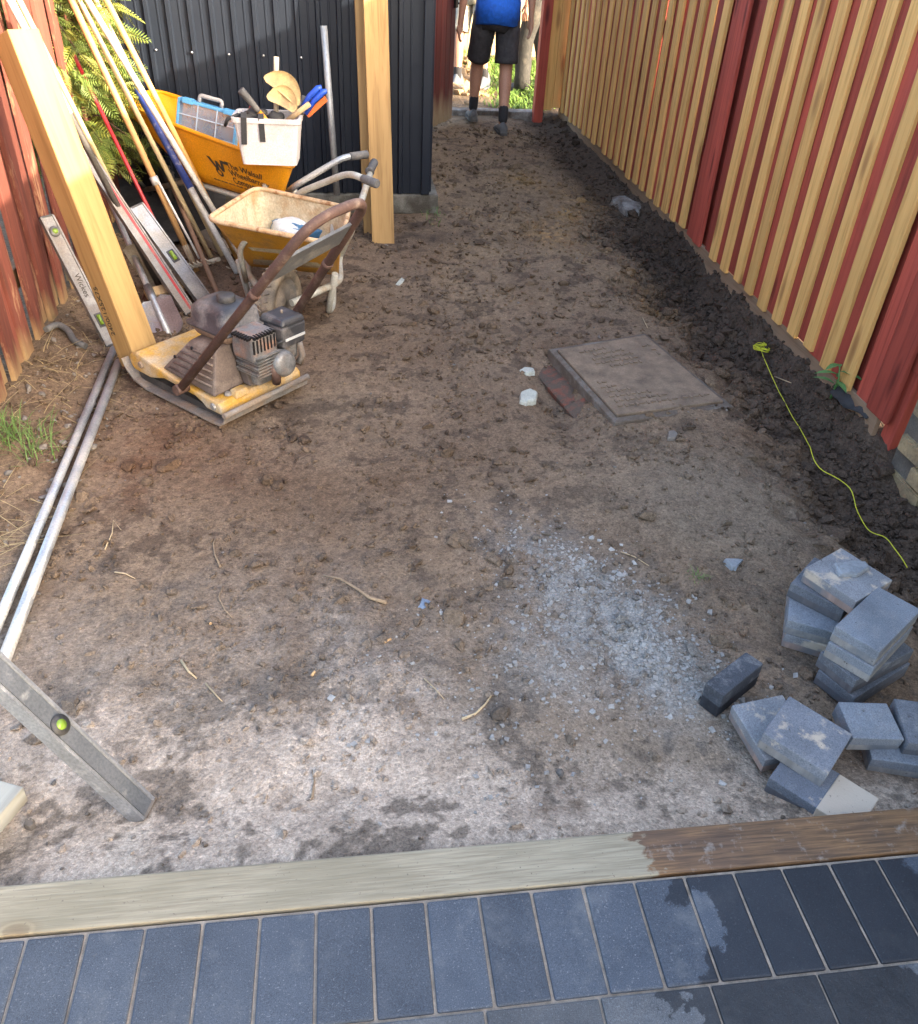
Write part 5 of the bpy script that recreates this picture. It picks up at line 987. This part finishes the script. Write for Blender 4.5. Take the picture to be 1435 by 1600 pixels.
tag(blades('grass_tuft', ps, rng.uniform(.05, .13, 150), grassM, 1.0, .0018), 'green grass tuft growing at the foot of the red slatted fence', 'grass', kind='stuff')
c_ = gp(1088, 903); ps = np.stack([c_.x+rng.normal(0, .012, 26), c_.y+rng.normal(0, .015, 26)], 1)
tag(blades('grass_sprig', ps, rng.uniform(.015, .04, 26), grassM, 1.0, .0012), 'tiny green grass sprig in the soil near the slate shard', 'grass', kind='stuff')
c_ = gp(612, 425); c_ = gp(676, 335); ps = np.stack([c_.x+rng.normal(0, .03, 50), c_.y+rng.normal(0, .12, 50)], 1)
tag(blades('grass_tuft', ps, rng.uniform(.03, .09, 50), grassM, .8, .002), 'small green grass tuft at the corner of the shed slab', 'grass', kind='stuff')
ps = np.stack([rng.uniform(1.15, 2.4, 6000), rng.uniform(7.72, 10.5, 6000)], 1); ps = ps[rng.uniform(size=6000) < ss(1.15, 1.6, ps[:, 0]+.25*fbm(ps[:, 0]*3, ps[:, 1]*3, 71))]
tag(blades('lawn_grass', ps, rng.uniform(.04, .10, len(ps)), lawnM, .8, .006), 'bright sunlit grass beyond the gate opening', 'grass', kind='stuff')
# weed by the fence
wd = empty('weed', (0, 0, 0)); c_ = atx(1303, 608, 1.80); wd.location = (c_.x, c_.y, max(H(c_.x, c_.y), c_.z-.03)); wd.scale = (1.3, 1.3, 1.3); tag(wd, 'leafy green weed sprouting under the pine slat fence', 'weed'); leafM = mat('weed_leaf', (.09, .22, .06), (.07, .17, .05), rough=.5, bmp=.1)
MB().tube([(0, 0, -.01), (.005, 0, .06), (0, .01, .10)], [.004, .003, .002], 6).build('stem', leafM, wd)
for k in range(8):
    a_ = k*2.3; L = .05+.02*(k % 3); z = .03+.011*k; u = Vector((math.cos(a_), math.sin(a_), .35)); s_ = Vector((-math.sin(a_), math.cos(a_), 0)); mb = MB(); ring = []
    for f_, w_ in ((0, .1), (.3, .8), (.55, 1), (.8, .6), (1, .05)): p = Vector((0, .008, z))+u*L*f_-Vector((0, 0, .03*f_*f_)); ring.append([p-s_*w_*.011, p+Vector((0, 0, -.002)), p+s_*w_*.011])
    mb.loft(ring, closed=False, cap0=False, cap1=False, smooth=True); mb.build('leaf', leafM, wd)
# yellow string line with a tangle
strM = mat('yellow_string', (.62, .62, .03), (.5, .5, .03), rough=.6, bmp=0)
pts = [(1190, 548), (1196, 566), (1212, 600), (1222, 622), (1240, 655), (1256, 682), (1272, 718), (1296, 748), (1326, 768), (1340, 800), (1356, 826), (1378, 842), (1400, 858), (1418, 887)]
W_ = [gp(p[0], p[1], .03) for p in pts]; S2 = []
for i in range(len(W_)-1):
    for k in range(5): u = k/5; S2.append(W_[max(i-1, 0)]*(-.5*u+u*u-.5*u**3)+W_[i]*(1-2.5*u*u+1.5*u**3)+W_[i+1]*(.5*u+2*u*u-1.5*u**3)+W_[min(i+2, len(W_)-1)]*(-.5*u*u+.5*u**3))
for p in S2: p.z = max(p.z, H(p.x, p.y)+.03)
for _ in range(3):
    zz_ = [p.z for p in S2]
    for i in range(1, len(S2)-1): S2[i].z = max((zz_[i-1]+zz_[i]+zz_[i+1])/3, H(S2[i].x, S2[i].y)+.018)
mb = MB().tube(S2+[W_[-1]], .0019, 6); c_ = W_[0]
for k in range(9):
    a0 = rng.uniform(0, 6.28); lp = [c_+Vector((.045*math.cos(a0+i*.9)*rng.uniform(.4, 1.1), .05*math.sin(a0+i*.9)*rng.uniform(.4, 1.1), .008+.02*rng.uniform())) for i in range(8)]; mb.tube(lp, .0017, 5, bend=.03)
tag(mb.build('string_line', strM), 'bright yellow builder string trailing over the black clods to a tangle', 'string')
# membrane scrap, hose scrap, leaf
o = None; mb = MB(); e0, e1 = gp(1310, 618), gp(1368, 660); vs = []
for i in range(10):
    u = i/9; p = e0*(1-u)+e1*u
    for j in range(4): vs.append((p.x+.012*float(pn(i*.8, j*.9+3))-.045+.03*j, p.y+.01*float(pn(i*.9+7, j)), H(p.x, p.y)+.075-.02*(3-j)+.012*float(pn(i*1.1, j+9))))
mb.add(vs, [(i*4+j, (i+1)*4+j, (i+1)*4+j+1, i*4+j+1) for i in range(9) for j in range(3)], True); o = mb.build('membrane_scrap', webM); s_ = o.modifiers.new('t', 'SOLIDIFY'); s_.thickness = .003; tag(o, 'torn black membrane scrap sticking out under the red end boards', 'membrane')
q = [gp(*p)+Vector((0, 0, .02)) for p in ((74, 522), (92, 512), (108, 522), (118, 540), (136, 548))]; tag(MB().tube(q, .014, 8, bend=.04).build('rubber_scrap', gripM), 'black rubber hose scrap half buried below the red slatted fence', 'scrap')
gflake('dead_leaf', [(1210, 618), (1218, 608), (1232, 611), (1229, 622), (1216, 626)], .004, 'pale brown dead leaf lying on the black clods', mat('dead_leaf', (.36, .24, .13), (.28, .18, .09), rough=.8), 'leaf', (.2, .2))
tanM = mat('cork_tan', (.62, .40, .20), (.5, .3, .14), rough=.8, bmp=0)
for k, (x, y, an, lab) in enumerate(((331, 972, 80, 'tan filter tip on the soil close to the long root'), (491, 1052, 60, 'tan filter tip lying in the pale sand'), (606, 1002, 30, 'tan filter tip lying near the blue plastic scrap'))):
    p = gp(x, y)+Vector((0, 0, .003)); d = Vector((math.cos(R(an)), math.sin(R(an)), 0))*.011; tag(MB().tube([p-d, p+d], .0038, 10).build('filter_tip', tanM), lab, 'litter')
rootM = mat('root', (.33, .24, .15), (.20, .14, .09), rough=.9, bmp=.4); paleR = mat('pale_root', (.52, .40, .24), (.42, .31, .18), rough=.8)
def twig(px, r, label, m=rootM, lift=.004):
    P_ = [gp(*p)+Vector((0, 0, lift+r*.4)) for p in px]; n = len(P_); rs = []
    mb = MB(); mb.tube(P_, [r*(1-.55*i/(n-1)) for i in range(n)], 6); tag(mb.build('twig', m), label, 'twig')
twig([(722, 1126), (742, 1118), (758, 1103), (769, 1087)], .0042, 'pale curved root lying near the stone chippings', paleR)
twig([(604, 946), (578, 938), (560, 925), (532, 908), (505, 903)], .0062, 'thick brown root snaking out of the soil', rootM, .008)
twig([(345, 888), (336, 868), (334, 850), (338, 842)], .0032, 'thin bent twig sticking out of the dark clumps')
twig([(348, 918), (342, 935), (352, 955), (364, 968)], .0028, 'forked thin root on the soil left of the thick root')
twig([(284, 1034), (296, 1052), (308, 1062)], .0042, 'short splintered twig on the pale sand', paleR)
twig([(322, 1070), (340, 1090), (348, 1098)], .0026, 'fine straw-coloured twig below the splintered twig', paleR)
twig([(663, 1062), (680, 1078), (694, 1094)], .0022, 'fine pale stem on the soil near the filter tips', paleR)
twig([(970, 864), (992, 872), (1014, 886)], .0022, 'straight pale stalk above the stone chippings', paleR)
twig([(1004, 498), (1012, 514)], .003, 'short white stick up the path behind the manhole', paleR)
twig([(488, 1250), (492, 1222), (488, 1205)], .003, 'dark stalk standing in the sand next to the timber edging')
twig([(1210, 590), (1236, 600)], .0035, 'pale stick lying across the black clods by the string', paleR)
twig([(180, 896), (196, 898), (212, 906)], .0028, 'short pinkish root piece near the steel tubes', paleR)
twig([(165, 860), (176, 835), (178, 815), (190, 830)], .0024, 'curly thin root near the foot of the steel tubes', paleR)

# ================================================================== people
skinM = mat('skin', (.50, .27, .18), (.43, .22, .145), scale=6, rough=.55, bmp=.05); skin2 = mat('fair_skin', (.42, .25, .18), (.36, .2, .145), scale=6, rough=.55, bmp=.05)
def skin(name, chains, m, parent, sub=2, root=0):
    vs, es, rs, idx = [], [], [], {}
    for ch in chains:
        prev = None
        for p, r in ch:
            k = tuple(round(c, 4) for c in p)
            if k not in idx: idx[k] = len(vs); vs.append(p); rs.append(r if isinstance(r, tuple) else (r, r))
            i = idx[k]
            if prev is not None and prev != i: es.append((prev, i))
            prev = i
    me = bpy.data.meshes.new(name); me.from_pydata(vs, es, []); o = link(name, me, None, parent); me.materials.append(m)
    sk = o.modifiers.new('skin', 'SKIN'); sk.use_smooth_shade = True
    for i, r in enumerate(rs): me.skin_vertices[0].data[i].radius = r
    me.skin_vertices[0].data[root].use_root = True
    sb = o.modifiers.new('sub', 'SUBSURF'); sb.levels = sub; sb.render_levels = sub; return o
def V(*a): return tuple(a)
def mid(a, b_, u, off=(0, 0, 0)): return tuple(a[i]*(1-u)+b_[i]*u+off[i] for i in range(3))
def person(loc_, rz, label, feet, pelvis, hands, skinm, shirtm, legm, long_legs=False, sockm=None, shoem=None, boots=False, hairm=None, lean_f=.05, shirt_hem=-.02, knees=None):
    # local frame: faces +y, x to its right; feet/hands/pelvis given as local points (left, right)
    rt = empty('person', loc_, (0, 0, rz)); tag(rt, label, 'person'); pv = pelvis; ch_ = V(pv[0], pv[1]+lean_f, pv[2]+.42); nk = V(pv[0], pv[1]+lean_f+.02, pv[2]+.56); hd = V(pv[0], pv[1]+lean_f+.05, pv[2]+.69)
    body = [[(pv, (.155, .115)), (mid(pv, ch_, .45), (.135, .10)), (ch_, (.165, .115)), (nk, .055), (mid(nk, hd, .5), .07), (hd, (.078, .098)), (V(hd[0], hd[1], hd[2]+.10), (.06, .075))], [(hd, (.078, .098)), (V(hd[0], hd[1]+.10, hd[2]-.02), .016)]]
    for s_ in (-1, 1): body.append([(hd, (.078, .098)), (V(hd[0]+s_*.088, hd[1]-.005, hd[2]), .014)])
    J = {}
    for s_, ft, hn in ((-1, feet[0], hands[0]), (1, feet[1], hands[1])):
        hp = V(pv[0]+s_*.095, pv[1], pv[2]-.07); an = V(ft[0], ft[1]-.0, ft[2]+.09); kn = (knees or {}).get(s_) or mid(hp, an, .49, (s_*.01, .05, 0)); J[s_] = (hp, kn, an, ft)
        body.append([(pv, (.155, .115)), (hp, (.098, .10)), (mid(hp, kn, .45), (.078, .082)), (kn, (.055, .058)), (mid(kn, an, .3), (.056, .06)), (mid(kn, an, .7), (.042, .044)), (an, (.034, .038)), (V(ft[0], ft[1]+.04, ft[2]+.045), (.036, .03)), (V(ft[0], ft[1]+.15, ft[2]+.03), (.035, .02))])
        sh = V(ch_[0]+s_*.185, ch_[1], ch_[2]+.06); el = mid(sh, hn, .53, (s_*.03, -.04, 0)); d = Vector(hn)-Vector(el); d.normalize(); wr = V(*hn); pm_ = Vector(hn)+d*.05
        body.append([(ch_, (.165, .115)), (sh, .058), (mid(sh, el, .5), .048), (el, .04), (mid(el, wr, .35), .038), (wr, (.026, .022)), (tuple(pm_), (.036, .018))])
        J[('arm', s_)] = (sh, el, wr)
        for k in range(4):
            b0_ = pm_+Vector((0, (k-1.5)*.017, 0))+d*.035; t1_ = b0_+d*(.032+.006*(1.5-abs(k-1.5)))+Vector((-s_*.006, 0, 0)); t2_ = t1_+d*.022+Vector((-s_*.018, 0, 0)); body.append([(tuple(pm_), (.036, .018)), (tuple(b0_), .009), (tuple(t1_), .0085), (tuple(t2_), .0075)])
        tb_ = Vector(hn)+d*.02+Vector((-s_*.008, .028, 0)); body.append([(wr, (.026, .022)), (tuple(tb_), .011), (tuple(tb_+d*.03+Vector((-s_*.006, .014, 0))), .0095), (tuple(tb_+d*.055+Vector((-s_*.01, .016, 0))), .008)])
    skin('body', body, skinm, rt)
    def ell(cx, cy, z, rx, ry, k=0, n=20): return [Vector((cx+rx*math.cos(a_)*(1+.035*math.sin(5*a_+k)), cy+ry*math.sin(a_)*(1+.035*math.sin(7*a_+k*2)), z+.012*math.sin(3*a_+k))) for a_ in [2*math.pi*i/n for i in range(n)]]
    mb = MB(); x_, y_, z_ = pv; yc = ch_[1]
    mb.loft([ell(x_, y_, z_+shirt_hem-.05, .192, .168, 1), ell(x_, y_, z_+.03, .186, .160, 2), ell(x_, (y_+yc)/2, z_+.16, .168, .14, 3), ell(x_, yc, z_+.32, .18, .13, 4), ell(x_, yc, z_+.44, .20, .125, 0), ell(x_, yc+.01, z_+.50, .15, .09, 0), ell(x_, nk[1], z_+.535, .07, .065, 0)], smooth=True)
    for s_ in (-1, 1): sh, el, wr = J[('arm', s_)]; mb.tube([V(sh[0]-s_*.07, sh[1], sh[2]-.01), sh, mid(sh, el, .35), mid(sh, el, .68)], [.075, .078, .07, .066], 14)
    mb.build('shirt', shirtm, rt)
    mb = MB(); mb.loft([ell(x_, y_, z_+.07, .158, .118, 2), ell(x_, y_-.012, z_-.02, .17, .138, 1), ell(x_, y_-.012, z_-.10, .172, .135, 3), ell(x_, y_, z_-.16, .155, .11, 2)], smooth=True)
    for s_ in (-1, 1):
        hp, kn, an, ft = J[s_]; h0_ = V(hp[0], hp[1], hp[2]+.02)
        if long_legs: mb.tube([h0_, mid(hp, kn, .35), mid(hp, kn, .75), kn, mid(kn, an, .3), mid(kn, an, .6), mid(kn, an, .85), V(ft[0], ft[1]-.005, ft[2]+.035)], [.1, .102, .086, .088, .078, .086, .08, .09], 16)
        else: mb.tube([h0_, mid(hp, kn, .3), mid(hp, kn, .6), mid(hp, kn, .8), mid(hp, kn, .88)], [.098, .104, .098, .1, .098], 16)
    mb.build('trousers' if long_legs else 'shorts', legm, rt)
    for s_ in (-1, 1):
        hp, kn, an, ft = J[s_]
        if sockm and not long_legs: skin('sock', [[(mid(kn, an, .62), (.050, .053)), (mid(kn, an, .8), (.046, .048)), (V(ft[0], ft[1], ft[2]+.07), (.042, .046))]], sockm, rt, 1)
        mb = MB(); rings = []; hgt = .17 if boots else .10
        for (y, w, z1) in ((-.085, .022, .055), (-.075, .034, hgt*.8), (-.04, .04, hgt), (.03, .043, hgt*.92), (.08, .047, .075), (.13, .05, .06), (.175, .042, .048), (.20, .02, .03)):
            rings.append([Vector((ft[0]+w*math.cos(a_)*(1 if math.sin(a_) < .2 else .8), ft[1]+y, ft[2]+max(0, (.5+.5*math.sin(a_)))*z1)) for a_ in [2*math.pi*i/12 for i in range(12)]])
        mb.loft(rings, smooth=True); sh_ = mb.build('boot' if boots else 'shoe', shoem, rt)
        MB().loft([[Vector((ft[0]+w*a_, ft[1]+y, ft[2]+z)) for a_, z in ((-1, 0), (1, 0), (1, .02), (-1, .02))] for y, w in ((-.09, .03), (-.04, .044), (.05, .046), (.13, .053), (.19, .035), (.21, .018))]).build('sole', darkP if not boots else shoem, sh_)
    hb = [[(V(hd[0], hd[1]-.02, hd[2]+.02), (.086, .10)), (V(hd[0], hd[1]-.02, hd[2]+.10), (.072, .085))], ]; skin('hair', hb, hairm, rt, 2); return rt
blueT = mat('blue_cotton', (.012, .15, .72), (.01, .11, .58), scale=8, rough=.8, bmp=.5, bscale=14, bdist=.02); blackT = mat('charcoal_cotton', (.035, .034, .04), (.055, .052, .056), scale=14, rough=.85, bmp=.5, bscale=18, bdist=.02); sockB = mat('black_sock', (.02, .02, .024), (.03, .03, .034), rough=.95); shoeD = mat('dark_shoe', (.06, .06, .065), (.11, .11, .11), rough=.7, dirt=(.22, .2, .18), dirt_amt=(.5, .75)); hairD = mat('dark_hair', (.05, .03, .02), (.03, .02, .015), rough=.7)
F1 = gz(787, 212, G0+.005); F2 = gz(738, 186, G0+.03); bx_, by_ = (F1.x+F2.x)/2, (F1.y+F2.y)/2
person((bx_, by_, G0), 0, 'person in bright blue top and black shorts striding through the gate opening', [V(F2.x-bx_, F2.y-by_-.02, .03), V(F1.x-bx_, F1.y-by_+.08, .006)], V(.02, -.02, .93), [V(-.27, .06, .80), V(.30, -.04, .86)], skinM, blueT, blackT, sockm=sockB, shoem=shoeD, hairm=hairD, shirt_hem=-.06)
creamT = mat('cream_cotton', (.40, .385, .33), (.33, .32, .27), scale=10, rough=.85, bmp=.4, bscale=20, bdist=.02); greyT = mat('grey_cotton', (.25, .25, .26), (.2, .2, .2), rough=.85); bootG = mat('grey_suede_boot', (.11, .125, .15), (.085, .095, .115), rough=.85, dirt=(.16, .14, .11), dirt_amt=(.55, .8))
p2 = gz(722, 146, G0); p3 = gz(750, 142, G0)
person(((p2.x+p3.x)/2, (p2.y+p3.y)/2+.1, G0+.02), R(180-35), 'person in cream shorts and grey suede boots standing beyond the gate', [V(.10, .10, .0), V(-.12, -.10, .0)][::-1], V(0, 0, .92), [V(-.28, .05, .80), V(.28, .05, .80)], skin2, greyT, creamT, sockm=sockB, shoem=bootG, boots=True, hairm=hairD)
p4 = gz(822, 148, G0); dkT = mat('dark_work_trousers', (.022, .021, .02), (.035, .033, .03), scale=7, rough=.9, dirt=(.10, .088, .072), dirt_amt=(.55, .75), dirt_scale=6, bmp=.7, bscale=10, bdist=.03)
person((p4.x+.10, p4.y+.12, G0+.02), R(60), 'person in dusty dark work trousers half hidden behind the red gate post', [V(-.10, .10, 0), V(.11, -.10, 0)], V(0, 0, .92), [V(-.28, .05, .80), V(.28, .05, .80)], skinM, mat('black_jacket', (.03, .03, .033), (.05, .05, .052), rough=.8), dkT, long_legs=True, shoem=shoeD, hairm=hairD)

# ================================================================== beyond the gate
palF = wood('pale_fence', (.40, .32, .21), (.32, .25, .16), knot=(.3, .2, .1), var=.15, rough=.85)
pf = empty('pale_fence', (1.5, 10.9, -.05)); tag(pf, 'sunlit pale board fence far beyond the gate opening', 'fence')
for k in range(34): MB().box((0, 0, .9), (.145, .02, 1.8), ch=.003).build('fence_board', palF, pf).location = (-2.6+.152*k, .012*(k % 2), .0)
for z in (.4, 1.4): MB().box((0, 0, 0), (5.2, .04, .08), ch=.003).build('fence_rail', palF, pf).location = (0, .05, z)
rubM = mat('ochre_rubble', (.36, .25, .14), (.24, .16, .09), rough=.95, bmp=.6)
pr_ = np.stack([rng.normal(.75, .35, 700), rng.normal(9.2, .5, 700)], 1); pr_ = pr_[(pr_[:, 1] > 7.9) & (pr_[:, 0] < 1.3)]
tag(scatter('rubble_heap', pr_, rng.gamma(2, .018, len(pr_))+.01, .7, 1, rubM, jag=.12, smooth=False), 'heap of ochre soil lumps and rubble beyond the gate', 'rubble', kind='stuff')
